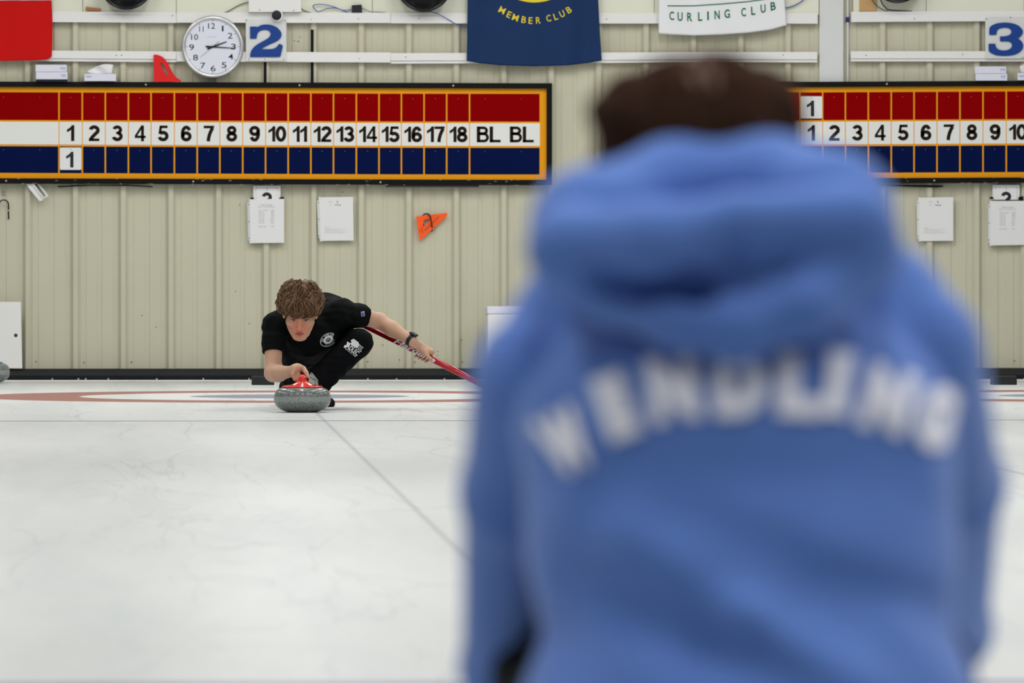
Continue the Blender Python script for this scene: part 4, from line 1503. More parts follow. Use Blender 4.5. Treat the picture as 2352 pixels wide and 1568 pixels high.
# face pieces
for s in (-1, 1):
    c = hw(s * .0325, -.0005, .0705)
    V, Fc = [], []
    mbE = MB().lathe([(.0122 * math.sin(a), -.0122 * math.cos(a)) for a in np.linspace(0.05, math.pi - .05, 14)], c, 20, hz)
    e = mbE.build('eye', M['eye_white'], body, True)
    gaze = HR @ np.array([0, .34, .94])
    gaze /= np.linalg.norm(gaze)
    MB().lathe([(.0068, .0102), (.0062, .0120), (.004, .0128), (.001, .0131)], c, 20, gaze).build('iris', M['iris'], e, True)
    P = [hw(s * .013, .0150, .0890), hw(s * .025, .0185, .0870), hw(s * .038, .0190, .0800), hw(s * .050, .0130, .0690)]
    MB().tube(P, [.0030, .0040, .0036, .0018], 8).build('eyebrow', M['brow'], body, True)
    P = [hw(s * .020, .0035, .0830), hw(s * .0325, .0082, .0845), hw(s * .046, .0030, .0770)]
    MB().tube(P, [.0013, .0022, .0014], 6).build('eyelash', M['brow'], body, True)
f_lips = carve(union([rc(hw(-.019, -.0695, .0840), hw(-.004, -.0665, .0925), .0030, .0046), rc(hw(.019, -.0695, .0840), hw(.004, -.0665, .0925), .0030, .0046),
                      rc(hw(-.018, -.0735, .0845), hw(0, -.0757, .0925), .0028, .0046), rc(hw(.018, -.0735, .0845), hw(0, -.0757, .0925), .0028, .0046)], .003), [(rc(hw(-.018, -.0712, .0975), hw(.018, -.0712, .0975), .0022), .002)])
lo, hi = bounds([hw(-.03, -.09, .06), hw(.03, -.05, .11)], .02)
sdf_obj('lips', f_lips, lo, hi, .0016, M['lips'], body, 1)

# hair: a cap grown into tousled locks
cap_c = np.array([0, .046, -.020])
cap_r = np.array([.0930, .094, .104])


hol_c, hol_r = np.array([.004, .122, .058]), np.array([.032, .024, .026])


def f_cap(P):
    q = (P - HO) @ HR
    wob = .006 * np.sin(q[:, 0] * 95 + 2 * np.sin(q[:, 1] * 60)) * np.sin(q[:, 1] * 70 + q[:, 2] * 55 + 1.0) + .003 * np.sin(q[:, 0] * 210 + q[:, 2] * 120)
    d = ell(cap_c, cap_r)(q)
    for c_, r_, k_ in (((-.024, .130, -.028), (.044, .026, .045), .02), ((.030, .122, -.040), (.044, .026, .045), .02), ((-.060, .082, -.020), (.042, .048, .062), .02), ((.060, .082, -.020), (.042, .048, .062), .02), ((0, .060, .062), (.080, .048, .036), .018), ((-.087, .036, -.018), (.017, .030, .034), .02), ((.087, .036, -.018), (.017, .030, .034), .02)):
        d = smin(d, ell(c_, r_)(q), k_)
    d = smax(d, -ell(hol_c, hol_r)(q), .014)
    d = smin(d, ell(cap_c + [0, -.003, 0], (.083, .091, .101))(q), .006)
    d = d - wob * .9
    yl = np.interp(q[:, 2], [-.10, -.06, -.02, .02, .05, .075, .1], [-.085, -.07, -.014, .008, .018, .022, .024])
    return smax(d, yl - q[:, 1], .006)


lo, hi = bounds([hw(-.1, -.1, -.14), hw(.1, .17, -.14), hw(-.1, .17, .12), hw(.1, -.1, .12)], .04)
Vc, Fcap = surf(f_cap, lo, hi, .003)
Vc = relax(Vc, Fcap, 1)
hb = MB()
hb.add(Vc, Fcap)
crown = np.array([.10, .80, -.45])
crown /= np.linalg.norm(crown)
c1 = np.cross(crown, [0, 0, 1.0])
c1 /= np.linalg.norm(c1)
c2 = np.cross(c1, crown)
NS, NK = 1250, 9
az = rng.uniform(0, 2 * math.pi, NS)
a0 = np.arccos(1 - rng.uniform(0, 1.30, NS))
Ls = rng.uniform(.40, .85, NS)
wid = rng.uniform(.0016, .0036, NS)
lift = rng.uniform(.000, .009, NS) + .007 * np.sin(az * 5 + a0 * 5) ** 2
sw, cu_ = rng.normal(0, .26, NS) + .35 * np.sin(az * 3 + 1), rng.normal(0, .10, NS)
u = np.linspace(0, 1, NK)[None]
A = a0[:, None] + Ls[:, None] * u
Z = az[:, None] + sw[:, None] * u + cu_[:, None] * np.sin(u * 5)
D = crown * np.cos(A)[..., None] + (c1 * np.cos(Z)[..., None] + c2 * np.sin(Z)[..., None]) * np.sin(A)[..., None]
Pl = (cap_c + D * cap_r).reshape(-1, 3)
Dl = (D * cap_r).reshape(-1, 3)
Dl /= np.linalg.norm(Dl, axis=1)[:, None]
off_ = (.0004 + lift[:, None] * np.sin(np.minimum(1, u * 1.1) * math.pi * .8)).reshape(-1)
for _ in range(14):
    Pl = Pl + Dl * np.clip(off_ - f_cap(HO + Pl @ HR.T), -.008, .012)[:, None] * .7
low = np.interp(Pl[:, 2], [-.10, -.06, -.02, .02, .05, .075, .1], [-.09, -.074, -.018, .002, .010, .012, .014]).reshape(NS, NK) + (.006 * np.sin(az * 7) + rng.normal(0, .008, NS))[:, None]
Pl = Pl.reshape(NS, NK, 3)
for i in range(NS):
    n_ = 0
    while n_ < NK and Pl[i, n_, 1] > low[i, n_]:
        n_ += 1
    if n_ >= 3:
        hb.tube([HO + HR @ Pl[i, k] for k in range(n_)], [wid[i] * (1 - .75 * (k / (n_ - 1)) ** 2) for k in range(n_)], 4)
for i in range(90):                          # loose locks standing up at the crown
    az = rng.uniform(0, 2 * math.pi)
    b0 = cap_c + cap_r * (crown + .42 * (c1 * math.cos(az) + c2 * math.sin(az)) * rng.uniform(0.1, 1))
    up_ = np.array([rng.normal(-.10, .45), 1.0, rng.normal(.1, .4)])
    pts = [hw(*(b0 + up_ * .026 * u + np.array([.012 * math.sin(u * 3 + az), -.02 * u * u, .01 * math.cos(u * 2.5 + az)]))) for u in np.linspace(0, rng.uniform(.7, 1.25), 6)]
    hb.tube(pts, [.0016, .0016, .0014, .0012, .0009, .0004], 4)
hb.build('hair', M['hair'], body, True)

# thin chain along the jaw
P = [hw(.066, -.045, .010), hw(.060, -.075, .018), hw(.046, -.108, .026), hw(.026, -.128, .034), hw(.016, -.134, .036)]
MB().tube(P, .0022, 6).build('necklace', M['steel'], body, True)

# ---- shirt
hemR_n = (J(628, 812, 0.46) - sR)
hemR_n /= np.linalg.norm(hemR_n)
hemL_p = J(834, 726, .72)
hemL_n = eL - sL
hemL_n /= np.linalg.norm(hemL_n)
wr = lambda P, s: .0035 * np.sin(P[:, 0] * 46 + P[:, 2] * 71 + 2.3 * np.sin(P[:, 1] * 33 + P[:, 2] * 20)) * np.sin(P[:, 2] * 52 - P[:, 0] * 31 + s)
slR = cut(union([rc(J(632, 746, .52), J(629, 785, .48), .061, .058), (rc(J(629, 785, .48), eR, .058, .056), .02)], .02), J(629, 810, .45), hemR_n, .004)
slR = carve(slR, [(rc(J(629, 795, .465), J(628, 850, .41), .0445), .002)])
slL = cut(union([rc(J(778, 722, .62), hemL_p, .076, .060), (rc(hemL_p, eL, .058), .01)], .02), hemL_p + hemL_n * .004, hemL_n, .004)
slL = carve(slL, [(rc(J(822, 725, .70), eL, .0445), .002)])
f_sh0 = union([rc(J(646, 747, .56), J(690, 740, .64), .072, .105), (rc(J(690, 738, .68), J(745, 737, .85), .112, .138), .05), (rc(J(745, 738, .8), J(782, 722, .66), .125, .082), .05),
               (rc(J(745, 745, .85), J(722, 780, 1.12), .14, .15), .05), (rc(J(700, 778, .62), J(712, 800, .92), .098, .11), .05), (rc(J(738, 768, .62), J(752, 785, .8), .085, .085), .05), (rc(J(656, 729, .62), J(628, 748, .53), .054, .058), .03), (rc(J(663, 800, .66), J(678, 842, .84), .054, .060), .03), (slR, .022), (slL, .022)], .04)
f_hem = rc(J(629, 812, .455), J(628, 870, .41), .055)
f_shirt = lambda P: carve(f_sh0, [(rc(hw(0, -.035, -.02), hw(0, -.115, -.005), .060), .012)])(P) + wr(P, 0.5) * np.clip((f_hem(P) - .01) / .02, 0, 1)
lo, hi = bounds([J(590, 650, .3), J(870, 870, .3), J(590, 650, 1.35), J(870, 870, 1.35)], .03)
shirt = sdf_obj('shirt', f_shirt, lo, hi, .004, M['shirt'], body, 2)

# ---- trousers
kneeL, hemL = J(824, 787, .60), J(731, 874, .56)
an = hemL - kneeL
an /= np.linalg.norm(an)
lowL = union([rc(kneeL, hemL, .068, .072), (rc(hemL, hemL + an * .06, .072, .074), .01)], .01)
lowL = cut(lowL, hemL + an * .004, an, .003)
lowL = carve(lowL, [(rc(hemL - an * .03, hemL + an * .2, .064), .002)])
kneeR, ankR = J(672, 893, 1.35), J(668, 880, 1.85)
f_tr0 = union([rc(J(735, 795, 1.12), J(715, 795, 1.15), .135), (rc(J(742, 798, 1.05), kneeL, .10, .070), .03), (lowL, .02), (rc(J(700, 800, 1.1), kneeR, .10, .066), .03), (rc(kneeR, ankR, .062, .050), .02)], .03)
f_tr = lambda P: f_tr0(P) + wr(P, 2.0) * .8
lo, hi = bounds([J(640, 700, .35), J(880, 930, .35), J(640, 700, 2.0), J(880, 930, 2.0)], .03)
lo[2] = .012
trous = sdf_obj('trousers', f_tr, lo, hi, .004, M['trouser'], body, 2)

# ---- shoes: the sliding foot turned out under the chest, the trailing foot behind
zg = lambda p, z: np.array([p[0], p[1], z])
heel, toe = J(700, 925, .60), J(757, 928, .53)
f_sole = union([rc(zg(heel, .012), zg(toe, .012), .040, .034)], .01)
f_sole = carve(f_sole, [(lambda P: .018 - P[:, 2], 0)]) if False else (lambda P, f0=f_sole: np.maximum(np.maximum(f0(P), P[:, 2] - .016), .002 - P[:, 2]))
f_up = union([rc(zg(heel, .040), zg(toe, .034), .036, .026), (rc(hemL - an * .02, zg(heel, .055) * .6 + zg(toe, .055) * .4, .0605, .048), .03)], .02)
lo, hi = bounds([heel, toe, hemL], .12)
lo[2] = -.01
f_up2 = lambda P: np.maximum(f_up(P), .014 - P[:, 2])
shoe = sdf_obj('shoe', f_up2, lo, hi, .003, M['shoe_grey'], body, 2)
sdf_obj('sole', f_sole, lo, hi, .003, M['sole_white'], shoe, 1)
f_toe = lambda P: np.maximum(f_up2(P) - .002, -((P - (heel * .30 + toe * .70)) @ ((toe - heel) / np.linalg.norm(toe - heel))))
sdf_obj('toe_cap', f_toe, lo, hi, .003, M['black'], shoe, 1, label='black toe cap')
b = MB()
for k in (0.0, 0.45):                        # seams of the ankle
    pts = [(712 + k * 18 + 17 * u, 866 + k * 8 + 26 * u * u) for u in np.linspace(0, 1, 9)]
    b.tube(drape([p[0] for p in pts], [p[1] for p in pts], f_up2, DS + .2, .0005), .0012, 5)
b.build('seam', M['charcoal'], shoe)
sb = J(667, 884, 1.93)
sf = J(664, 905, 2.06)
lo, hi = bounds([sb, sf], .12)
f_s2 = union([rc(ankR, sb, .046, .042), (rc(sb, zg(sf, .04), .040, .034), .02)], .02)
sdf_obj('shoe', f_s2, lo, hi, .004, M['black'], body, 2)

# ---- prints
f_all = union([f_shirt, f_tr], 0)


def print_on(name, items, ctr, ang, f, mt, parent, d0, lab=None, sq=1.0, off=.002):
    """items: (V, F) in pixels about the print's own centre (y down)"""
    b = MB()
    a = math.radians(ang)
    for V, Fc in items:
        V2, F2 = refine(V, Fc, 2.0)
        x = ctr[0] + V2[:, 0] * math.cos(a) - V2[:, 1] * sq * math.sin(a)
        y = ctr[1] + V2[:, 0] * math.sin(a) + V2[:, 1] * sq * math.cos(a)
        b.add(drape(x, y, f, d0, off), F2)
    kw = {'label': lab} if lab else {}
    return b.build(name, mt, parent, **kw)


def gtext(txt, cx, cy, w, h, offset=0.02, rot=0.0, shear=0.0):
    V, Fc = glyphs(txt, offset, shear)
    lo, hi = V.min(0), V.max(0)
    U = ((V - lo) / (hi - lo) - 0.5) * [w, -h]
    c, s = math.cos(rot), math.sin(rot)
    return np.stack([cx + U[:, 0] * c - U[:, 1] * s, cy + U[:, 0] * s + U[:, 1] * c], 1), Fc


def annulus(r0, r1, n=48, a0=0.0, a1=2 * math.pi):
    A = np.linspace(a0, a1, n + 1)
    V = np.array([(r * math.cos(q), r * math.sin(q)) for r in (r0, r1) for q in A])
    return V, [(i, i + 1, n + 2 + i, n + 1 + i) for i in range(n)]


it = [annulus(6.0, 12.0), annulus(18.6, 20.0, 60, math.radians(60), math.radians(340)), annulus(3.2, 4.2, 20, math.pi, 2 * math.pi)]
word = 'USA CURLING'
for i, ch in enumerate(word):
    if ch == ' ':
        continue
    q = math.radians(-160 + 14.5 * i)
    it.append(gtext(ch, 15.2 * math.cos(q), 15.2 * math.sin(q), 1.0 if ch == 'I' else 3.4, 4.4, 0.02, q + math.pi / 2))
for i, q in enumerate(np.linspace(140, 40, 9)):
    q = math.radians(q)
    it.append(gtext('NATIONALS'[i], 15.4 * math.cos(q), 15.4 * math.sin(q), .7 if i == 3 else 2.2, 3.0, 0.0, q - math.pi / 2))
it += [gtext('TEAM', 0, 0.5, 7, 3.6, .02)]
print_on('chest_badge', it, (754, 780), -30, f_shirt, M['print_white'], shirt, DS + .1, 'round white curling badge', 0.72)
fl_ = [(np.array([(-4, -5.5), (-1.2, -4.5), (1.5, -6), (3.8, -5.5), (4, 5.5), (-4, 5.5)], float), [(0, 1, 2, 3, 4, 5)])]
print_on('sleeve_patch', fl_, (833.5, 720.5), -5, f_shirt, M['print_white'], shirt, DS + .2)
print_on('sleeve_patch', [(np.array([(-3.2, -4.4), (.2, -3.2), (.2, 1), (3.3, 1), (3.3, 4.7), (-3.2, 4.7)], float), [(0, 1, 2, 3, 4, 5)])], (833.5, 720.5), -5, f_shirt, M['patch_blue'], shirt, DS + .2, off=.0028)
print_on('sleeve_patch', [(np.array([(.6, -3.4), (2, -4.6), (3.3, -4.2), (3.3, .4), (.6, .4)], float), [(0, 1, 2, 3, 4)])], (833.5, 720.5), -5, f_shirt, M['patch_red'], shirt, DS + .2, off=.0028)
it = [gtext('ADLEC', 3, 5.0, 33, 11.5, .03), gtext('NATIONAL TEAM', 3, 13.2, 30, 3.0, .01), (np.array([(-11, -16), (3, -16.5), (9, -12), (8.5, -5), (4, -1.5), (-13, -1.5), (-9, -6), (-14, -9)], float), [(0, 1, 2, 3, 4, 5, 6, 7)]),
      (np.array([(-19, -2), (-12, -3), (-9, 2), (-12, 6), (-13, 13), (-17, 14), (-18, 8), (-15, 5)], float), [(0, 1, 2, 3, 4, 5, 6, 7)]),
      (np.array([(8, -15), (9, -15), (9, -2), (8, -2)], float), [(0, 1, 2, 3)]),
      gtext('NEW', 15, -12.5, 10, 3.2), gtext('CURL', 15, -8, 10, 3.2), gtext('TEAM', 15.5, -3.5, 11, 3.2)]
print_on('leg_print', it, (811, 797), 38, f_tr, M['print_white'], trous, DS + .2, 'white lettered print on the bent knee')

# ---- wristwatch
ax = wL - eL
ax /= np.linalg.norm(ax)
wc = wL - ax * .006
wt = thing('wristwatch', 'dark wristwatch on the outstretched arm holding the broom', 'watch', wc)
wt.parent = None
f_band = lambda P: np.maximum(np.abs((P - wc) @ ax) - .0105, np.abs(np.linalg.norm((P - wc) - ((P - wc) @ ax)[:, None] * ax, axis=1) - .0300) - .0022)
lo, hi = bounds([wc], .06)
wup = np.array([0, 0, 1.0]) - ax * ax[2]
wup /= np.linalg.norm(wup)
wfr = np.cross(ax, wup)
RW = np.stack([ax, wup, wfr], 1)
sdf_obj('strap', f_band, lo, hi, .0022, M['charcoal'], wt, 1)


def boxf(c, r, R, rd=.003):
    def f(P):
        q = np.abs((P - c) @ R) - (np.asarray(r) - rd)
        return np.linalg.norm(np.maximum(q, 0), axis=1) + np.minimum(q.max(1), 0) - rd
    return f


sdf_obj('case', boxf(wc + wup * .036, (.019, .006, .017), RW), lo, hi, .002, M['charcoal'], wt, 1)

# ---- broom
t = thing('curling_broom', 'red-handled curling broom held out to the side by the crouching player', 'broom', onG(1190, 930))
tend = (0.09 - BR0[2]) / bdir[2]
BRE = BR0 + bdir * tend
MB().tube([BR0, BRE], 0.0158, 24).build('shaft', M['broom_red'], t, True)
f_st = rc(BR0, BRE, .0158)
ang = math.degrees(math.atan2(871.5 - 735.5, 270))
MBL = [gtext('Hardline', 0, 0, 106, 12.5, .03, 0, .35)]
bb = MB()
V2, F2 = refine(MBL[0][0], MBL[0][1], 3.0)
a = math.radians(ang)
x0, y0 = 952.5, 735.5 + (952.5 - 815) * math.tan(a)
bb.add(drape(x0 + V2[:, 0] * math.cos(a) - V2[:, 1] * math.sin(a), y0 + V2[:, 0] * math.sin(a) + V2[:, 1] * math.cos(a), f_st, DS + .5, .0008), F2)
bb.build('lettering', M['print_white'], t)
hd = BRE
MB().lathe([(.010, -.09), (.022, -.06), (.030, 0), (.024, .02)], hd, 20, (0, 0, -1) if False else tuple(bdir)).build('ferrule', M['black'], t, True)
c = zg(hd + bdir * .035, 0)
MB().box((c[0] - .10, c[1] - .035, 0.006), (c[0] + .10, c[1] + .035, 0.075)).build('brush_head', M['black'], t, bevel=.008)
# ================================================================== the person in front, seen from behind
D0 = 5.85
K = lambda x, y, q=0.0: onD(x, y, D0 + q)
S0 = F / D0
px = lambda v: v / S0

# body (mostly under the clothes): head, neck, trunk, arms and hands, one surface
hc = K(1612, 462, .22)
lean = RT * -.03 + UP * 1.0
lean /= np.linalg.norm(lean)
hzB = FW * .92 - np.array([0, 0, 1]) * .25
hzB -= lean * (hzB @ lean)
hzB /= np.linalg.norm(hzB)
hxB = np.cross(lean, hzB)
RB = np.stack([hxB, lean, hzB], 1)
hb_ = lambda *p: hc + RB @ np.array(p, float)
shL, shR = K(1262, 872, .14), K(2088, 800, .14)
elL, elR = K(1156, 1530, .50), K(2172, 1440, .86)
haL, haR = K(1480, 1540, .66), K(1900, 1560, .92)
hipP = K(1710, 1900, .02)
f_core2 = union([ell(K(1655, 760, .19), (.165, .085, .105)), (ell(K(1690, 985, .085), (.186, .14, .115)), .05), (ell(K(1705, 1270, .085), (.184, .17, .115)), .06), (ell(K(1720, 1640, .08), (.192, .20, .125)), .06)], .05)
parts = [ell(hb_(0, .030, -.012), (.076, .092, .096), RB), (ell(hb_(0, -.045, .022), (.060, .080, .066), RB), .03), (rc(hb_(0, .0, .08), hb_(0, -.035, .105), .010, .012), .012), (ell(hb_(0, -.105, .062), (.022, .018, .018), RB), .02),
         (rc(hb_(0, -.05, -.02), K(1665, 700, .14), .058, .07), .03), (lambda P: f_core2(P) + .022, .03),
         (rc(shL, K(1184, 1130, .24), .035, .03), .02), (rc(K(1184, 1130, .24), elL, .03, .028), .02), (rc(elL, haL, .028, .024), .02), (rc(shR, K(2190, 1110, .42), .035, .03), .02), (rc(K(2190, 1110, .42), elR, .03, .028), .02), (rc(elR, haR, .028, .024), .02)]
for s in (-1, 1):
    parts.append((ell(hb_(s * .080, -.012, -.005), (.010, .032, .019), RB), .006))
for hnd, s in ((haL, 1), (haR, -1)):
    dr = RT * s
    pal = hnd + dr * .04 + FW * .03
    parts.append((rc(hnd, pal + dr * .02, .024, .022), .02))
    for i in range(4):
        b0 = pal + dr * .03 + FW * (.022 * (i - 1.5))
        parts += [(rc(b0, b0 + dr * .035 - UP * .008, .010, .009), .004), (rc(b0 + dr * .035 - UP * .008, b0 + dr * (.058 - .004 * abs(i - 1)) - UP * .028, .009, .0075), .002)]
    parts += [(rc(hnd + dr * .02 + FW * .03, pal + dr * .03 + FW * .065, .013, .010), .006)]
f_b2 = union(parts, .02)
lo, hi = bounds([hb_(0, .14, 0), shL, shR, elL, elR, haL, haR, hipP], .16)
lo[2] = .05
p2 = sdf_obj('person', f_b2, lo, hi, .007, M['skin'], None, 2, loc=np.array([hipP[0], hipP[1], 0]))
tag(p2, 'person in a bright blue hooded sweatshirt seen from behind, out of focus', 'person')

# hair
fh0 = union([ell(hb_(0, .025, -.016), (.0905, .104, .112), RB), (ell(hb_(-.050, .074, -.02), (.043, .043, .075), RB), .012), (ell(hb_(.054, .074, -.02), (.043, .042, .075), RB), .012), (ell(hb_(0, -.05, -.055), (.080, .06, .05), RB), .03)], .02)
fh0 = carve(fh0, [(rc(hb_(-.002, .116, -.04), hb_(.004, .03, -.140), .007), .012), (ell(hb_(0, -.06, .095), (.062, .085, .062), RB), .01)])


def f_hair2(P):
    q = (P - hc) @ RB
    return fh0(P) - .004 * np.sin(q[:, 0] * 120 + 3 * np.sin(q[:, 1] * 40)) * np.sin(q[:, 1] * 50 + 1.3 + q[:, 2] * 30)


lo, hi = bounds([hb_(-.1, -.12, -.13), hb_(.1, .14, -.13), hb_(-.1, .14, .12), hb_(.1, -.12, .12)], .04)
Vh, Fh = surf(f_hair2, lo, hi, .005)
hb2 = MB().add(relax(Vh, Fh, 1), Fh)
for i in range(700):
    az = rng.uniform(0, 2 * math.pi)
    a0 = math.acos(1 - rng.uniform(0, 1.3))
    pts = []
    sw = rng.normal(0, .25)
    for k in range(6):
        u = k / 5
        a = a0 + .7 * u
        z_ = az + sw * u
        d = np.array([math.sin(a) * math.cos(z_), math.cos(a), math.sin(a) * math.sin(z_)])
        p = np.array([0, .022, -.016]) + d * (np.array([.088, .106, .110]) + .006 * math.sin(u * 2.6))
        if p[1] < -.10 or (p[2] > .05 and p[1] < .02):
            break
        pts.append(hb_(*p))
    if len(pts) > 2:
        hb2.tube(pts, [.003 * (1 - .8 * (k / len(pts))) for k in range(len(pts))], 5)
hb2.build('hair', M['hair_dark'], p2, True)

# paler lock down the back of the head
lk = MB()
for i in range(9):
    o_ = (i - 4) * .0024
    lk.tube([hb_(-.002 + o_, .128 - .004 * abs(i - 4) / 4, -.030), hb_(-.001 + o_, .107, -.086), hb_(.001 + o_, .066, -.118), hb_(.003 + o_, .02, -.130)], [.003, .004, .004, .003], 6)
lk.build('hair_lock', mat('pale_lock', (96, 72, 58), 0.6, 0.2), p2, True, label='paler lock of hair')

# hooded sweatshirt
arms = [rc(K(1250, 880, .14), K(1184, 1130, .24), .064, .046), (rc(K(1184, 1130, .24), elL, .046, .038), .02), (rc(elL, haL - RT * .02, .036, .036), .02),
        rc(K(2095, 815, .14), K(2190, 1110, .42), .062, .044), (rc(K(2190, 1110, .42), elR, .044, .042), .02), (rc(elR, haR + RT * .02, .043, .036), .02)]
f_arm1 = union([arms[0], arms[1], arms[2]], .02)
f_arm2 = union([arms[3], arms[4], arms[5]], .02)
f_trunk = union([ell(K(1655, 760, .19), (.165, .085, .105)), (rc(K(1330, 795, .16), K(2010, 740, .16), .064, .068), .05), (ell(K(1690, 985, .085), (.186, .14, .115)), .05), (ell(K(1705, 1270, .085), (.184, .17, .115)), .06), (ell(K(1720, 1640, .08), (.192, .20, .125)), .06), (ell(K(1720, 1900, .02), (.198, .17, .185)), .06)], .05)


def folds(P):
    """soft creases of the back"""
    x = (P @ RT) * 1.0
    z = P[:, 2]
    d = 0
    for (ax_, ay_, bx_, by_, w, h) in FOLD:
        a = K(ax_, ay_)
        b = K(bx_, by_)
        A = np.array([a @ RT, a[2]])
        Bv = np.array([b @ RT, b[2]])
        ba = Bv - A
        q = np.stack([x, z], 1) - A
        t_ = np.clip((q @ ba) / (ba @ ba), 0, 1)
        e = q - t_[:, None] * ba
        dist = np.linalg.norm(e, axis=1)
        d = d + h * np.exp(-(dist / w) ** 2)
    return d


FOLD = [(1430, 1225, 1700, 1390, .022, -.010), (1700, 1390, 1960, 1540, .022, -.011), (1330, 1330, 1620, 1480, .022, .007), (1620, 1480, 1800, 1560, .022, .007), (1560, 1180, 2120, 1370, .02, .005), (1880, 1260, 2150, 1330, .018, -.004),
        (1300, 1470, 1400, 1600, .02, .006), (2060, 1430, 2180, 1540, .02, -.006), (1340, 1010, 1290, 1180, .02, -.005), (2090, 930, 2150, 1100, .02, -.005), (1450, 1080, 1950, 1100, .03, .004), (1230, 720, 1330, 980, .02, .004)]
f_sw0 = union([f_trunk, (f_arm1, .006), (f_arm2, .006)], .02)
f_sw = lambda P: f_sw0(P) + folds(P)
lo, hi = bounds([K(1060, 560, -.3), K(2310, 1900, -.3), K(1060, 560, 1.0), K(2310, 1900, 1.0)], .05)
lo[2] = .16
f_sw1 = lambda P: np.maximum(f_sw(P), .215 - P[:, 2])
hood_tools = [(rc(hb_(0, .02, 0), K(1660, 640, .16), .078, .07), .02)]
f_sw2 = carve(f_sw1, [(rc(hb_(0, -.02, 0), hb_(0, -.10, 0), .068), .02)])
sweat = sdf_obj('sweatshirt', f_sw2, lo, hi, .006, M['hoodie'], p2, 2)

# hood lying on the shoulders: collar roll, side bulges, hanging pouch
hood = [rc(K(1352, 520, .06), K(1560, 448, .11), .044, .044), (rc(K(1560, 448, .11), K(1770, 436, .11), .044, .042), .03), (rc(K(1770, 436, .11), K(1915, 480, .06), .042, .044), .03),
        (rc(K(1352, 520, .06), K(1400, 500, .24), .044, .04), .03), (rc(K(1915, 480, .06), K(1880, 480, .24), .044, .04), .03),
        (rc(K(1303, 568, .00), K(1500, 558, -.036), .036, .032), .012), (rc(K(1500, 558, -.036), K(1700, 512, -.030), .032, .026), .02), (rc(K(1700, 512, -.030), K(1960, 515, -.005), .026, .036), .012),
        (rc(K(1330, 632, .02), K(1555, 728, -.032), .028, .024), .012), (rc(K(1555, 728, -.032), K(1695, 764, -.040), .024, .020), .02), (rc(K(1695, 764, -.040), K(1850, 704, -.032), .020, .024), .02), (rc(K(1850, 704, -.032), K(1994, 584, .01), .024, .030), .02),
        (rc(K(1450, 655, .025), K(1850, 640, .015), .036, .036), .03), (rc(K(1620, 570, .01), K(1695, 722, -.014), .036, .034), .03)]
f_hd0 = union(hood, .02)
f_hd0 = carve(f_hd0, [(rc(K(1380, 628, -.030), K(1600, 652, -.040), .014, .020), .014), (rc(K(1690, 560, -.045), K(1700, 640, -.045), .006, .008), .02),
                      (rc(hb_(0, -.02, 0.0), hb_(0, .12, 0.0), .078, .095), .015)])
lo, hi = bounds([K(1180, 260, -.15), K(2080, 830, -.15), K(1180, 260, .33), K(2080, 830, .33)], .02)
hd_ = sdf_obj('hood', lambda P: f_hd0(P) + .6 * folds(P) * 0, lo, hi, .005, M['hoodie'], sweat, 2)

# lettering across the shoulders
b = MB()
for ch, x, y, r, w, h in (('W', 1297, 1014, -27, 108, 146), ('E', 1414, 933, -20, 76, 148), ('N', 1545, 893, -8, 112, 146), ('D', 1700, 882, 0, 118, 148), ('L', 1838, 882, 3, 100, 148), ('I', 1925, 880, 8, 62, 148), ('N', 2040, 918, 16, 108, 148), ('G', 2150, 958, 14, 84, 148)):
    V, Fc = gtext(ch, 0, 0, w, h, .085)
    if ch == 'I':
        sx, sy = w / 2, h / 2
        V = np.array([(-sx * .95, -sy), (sx * .95, -sy), (sx * .95, -sy + 32), (24, -sy + 32), (24, sy - 32), (sx * .95, sy - 32), (sx * .95, sy), (-sx * .95, sy), (-sx * .95, sy - 32), (-24, sy - 32), (-24, -sy + 32), (-sx * .95, -sy + 32)], float)
        Fc = [(0, 1, 2, 3, 10, 11), (3, 4, 9, 10), (4, 5, 6, 7, 8, 9)]
    V2, F2 = refine(V, Fc, 14)
    a = math.radians(r)
    b.add(drape(x + V2[:, 0] * math.cos(a) - V2[:, 1] * math.sin(a), y + V2[:, 0] * math.sin(a) + V2[:, 1] * math.cos(a), f_sw2, D0 - .5, .003), F2)
b.build('lettering', M['letter'], sweat, label='arched white letters across the back')

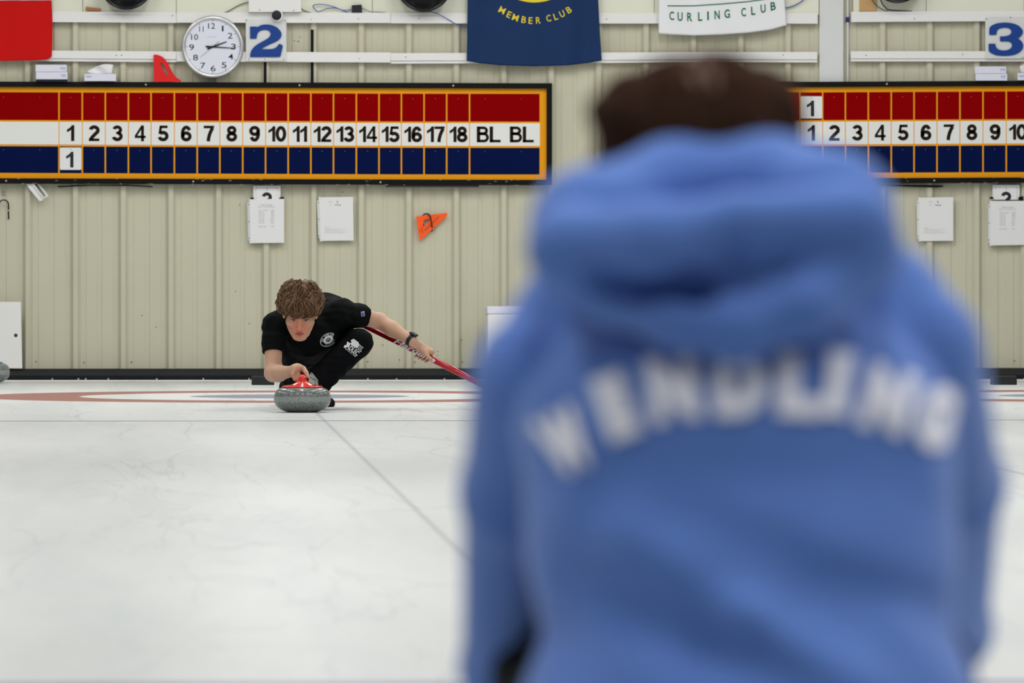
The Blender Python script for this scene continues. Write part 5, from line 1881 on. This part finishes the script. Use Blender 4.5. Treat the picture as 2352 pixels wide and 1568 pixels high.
# legs folded in a squat, black trousers and shoes
G0 = lambda p, z: np.array([p[0], p[1], z])
kL, kR = K(1194, 1512, .10), K(2060, 1640, .50)
kLz, kRz = K(1300, 1560, .42), K(2070, 1560, .42)
aL, aR = G0(K(1430, 1700, .10), .10), G0(K(1990, 1700, .10), .10)
f_leg = union([rc(hipP, hipP + UP * .01, .145), (rc(K(1560, 1900, .06), kLz, .095, .065), .03), (rc(K(1860, 1900, .06), kRz, .095, .065), .03), (rc(kLz, aL, .062, .048), .02), (rc(kRz, aR, .062, .048), .02),
               (rc(kLz, K(1222, 1535, .24), .03, .018), .02), (rc(K(1222, 1535, .24), kL, .018, .015), .01)], .03)
lo, hi = bounds([hipP, kLz, kRz, kL, aL, aR], .20)
lo[2] = .03
sdf_obj('trousers', f_leg, lo, hi, .007, M['trouser'], p2, 2)
for an_ in (aL, aR):
    hl, te = G0(an_ - FW * .05, .045), G0(an_ + FW * .19, .034)
    f_s = lambda P, hl=hl, te=te, an_=an_: np.maximum(union([rc(hl, te, .042, .034), (rc(an_, hl, .046, .042), .02)], .02)(P), .004 - P[:, 2])
    lo, hi = bounds([hl, te, an_], .08)
    lo[2] = -.02
    sdf_obj('shoe', f_s, lo, hi, .005, M['black'], p2, 2)
# ================================================================== camera and light
cam = bpy.data.cameras.new('camera')
co = bpy.data.objects.new('camera', cam)
COL.objects.link(co)
SC.camera = co
from mathutils import Matrix
Rm = Matrix(((RT[0], UP[0], -FW[0]), (RT[1], UP[1], -FW[1]), (RT[2], UP[2], -FW[2])))
co.matrix_world = Matrix.Translation(Vector(CAM)) @ Rm.to_4x4()
cam.sensor_width = 36.0
cam.lens = F / 2352.0 * 36.0
cam.clip_start, cam.clip_end = 0.1, 200
cam.dof.use_dof = True
cam.dof.focus_distance = DS + 0.35
cam.dof.aperture_fstop = cam.lens / 1000.0 / 0.030
cam.dof.aperture_blades = 0

# long ceiling lamps, in rows down the hall
for xr in (-5.2, -1.4, 0.8, 3.0, 5.2, 9.4):
    for yr in (5.4, 9.6, 16.0, 22.0, 29.0, 35.5, 40.2):
        L = bpy.data.lights.new('ceiling_lamp', 'AREA')
        L.shape = 'RECTANGLE'
        L.size, L.size_y = 0.35, 3.4
        L.energy = LAMP * (1.35 if yr < 6 else 0.75 if yr < 10 else 1.0 if yr < 40 else 1.35)
        L.color = (1.0, 1.0, 0.99)
        o = bpy.data.objects.new('ceiling_lamp', L)
        COL.objects.link(o)
        o.location = (xr + TEE[0] - 0.9, yr, ZC - 0.12)
w = bpy.data.worlds.new('world')
SC.world = w
w.use_nodes = True
w.node_tree.nodes['Background'].inputs['Color'].default_value = (0.8, 0.85, 0.9, 1)
w.node_tree.nodes['Background'].inputs['Strength'].default_value = 0.3
SC.view_settings.view_transform = 'Standard'
SC.view_settings.look = 'None'
SC.view_settings.gamma = 1.0
SC.view_settings.use_curve_mapping = False
SC.view_settings.exposure = 0.0
SC.cycles.use_denoising = True
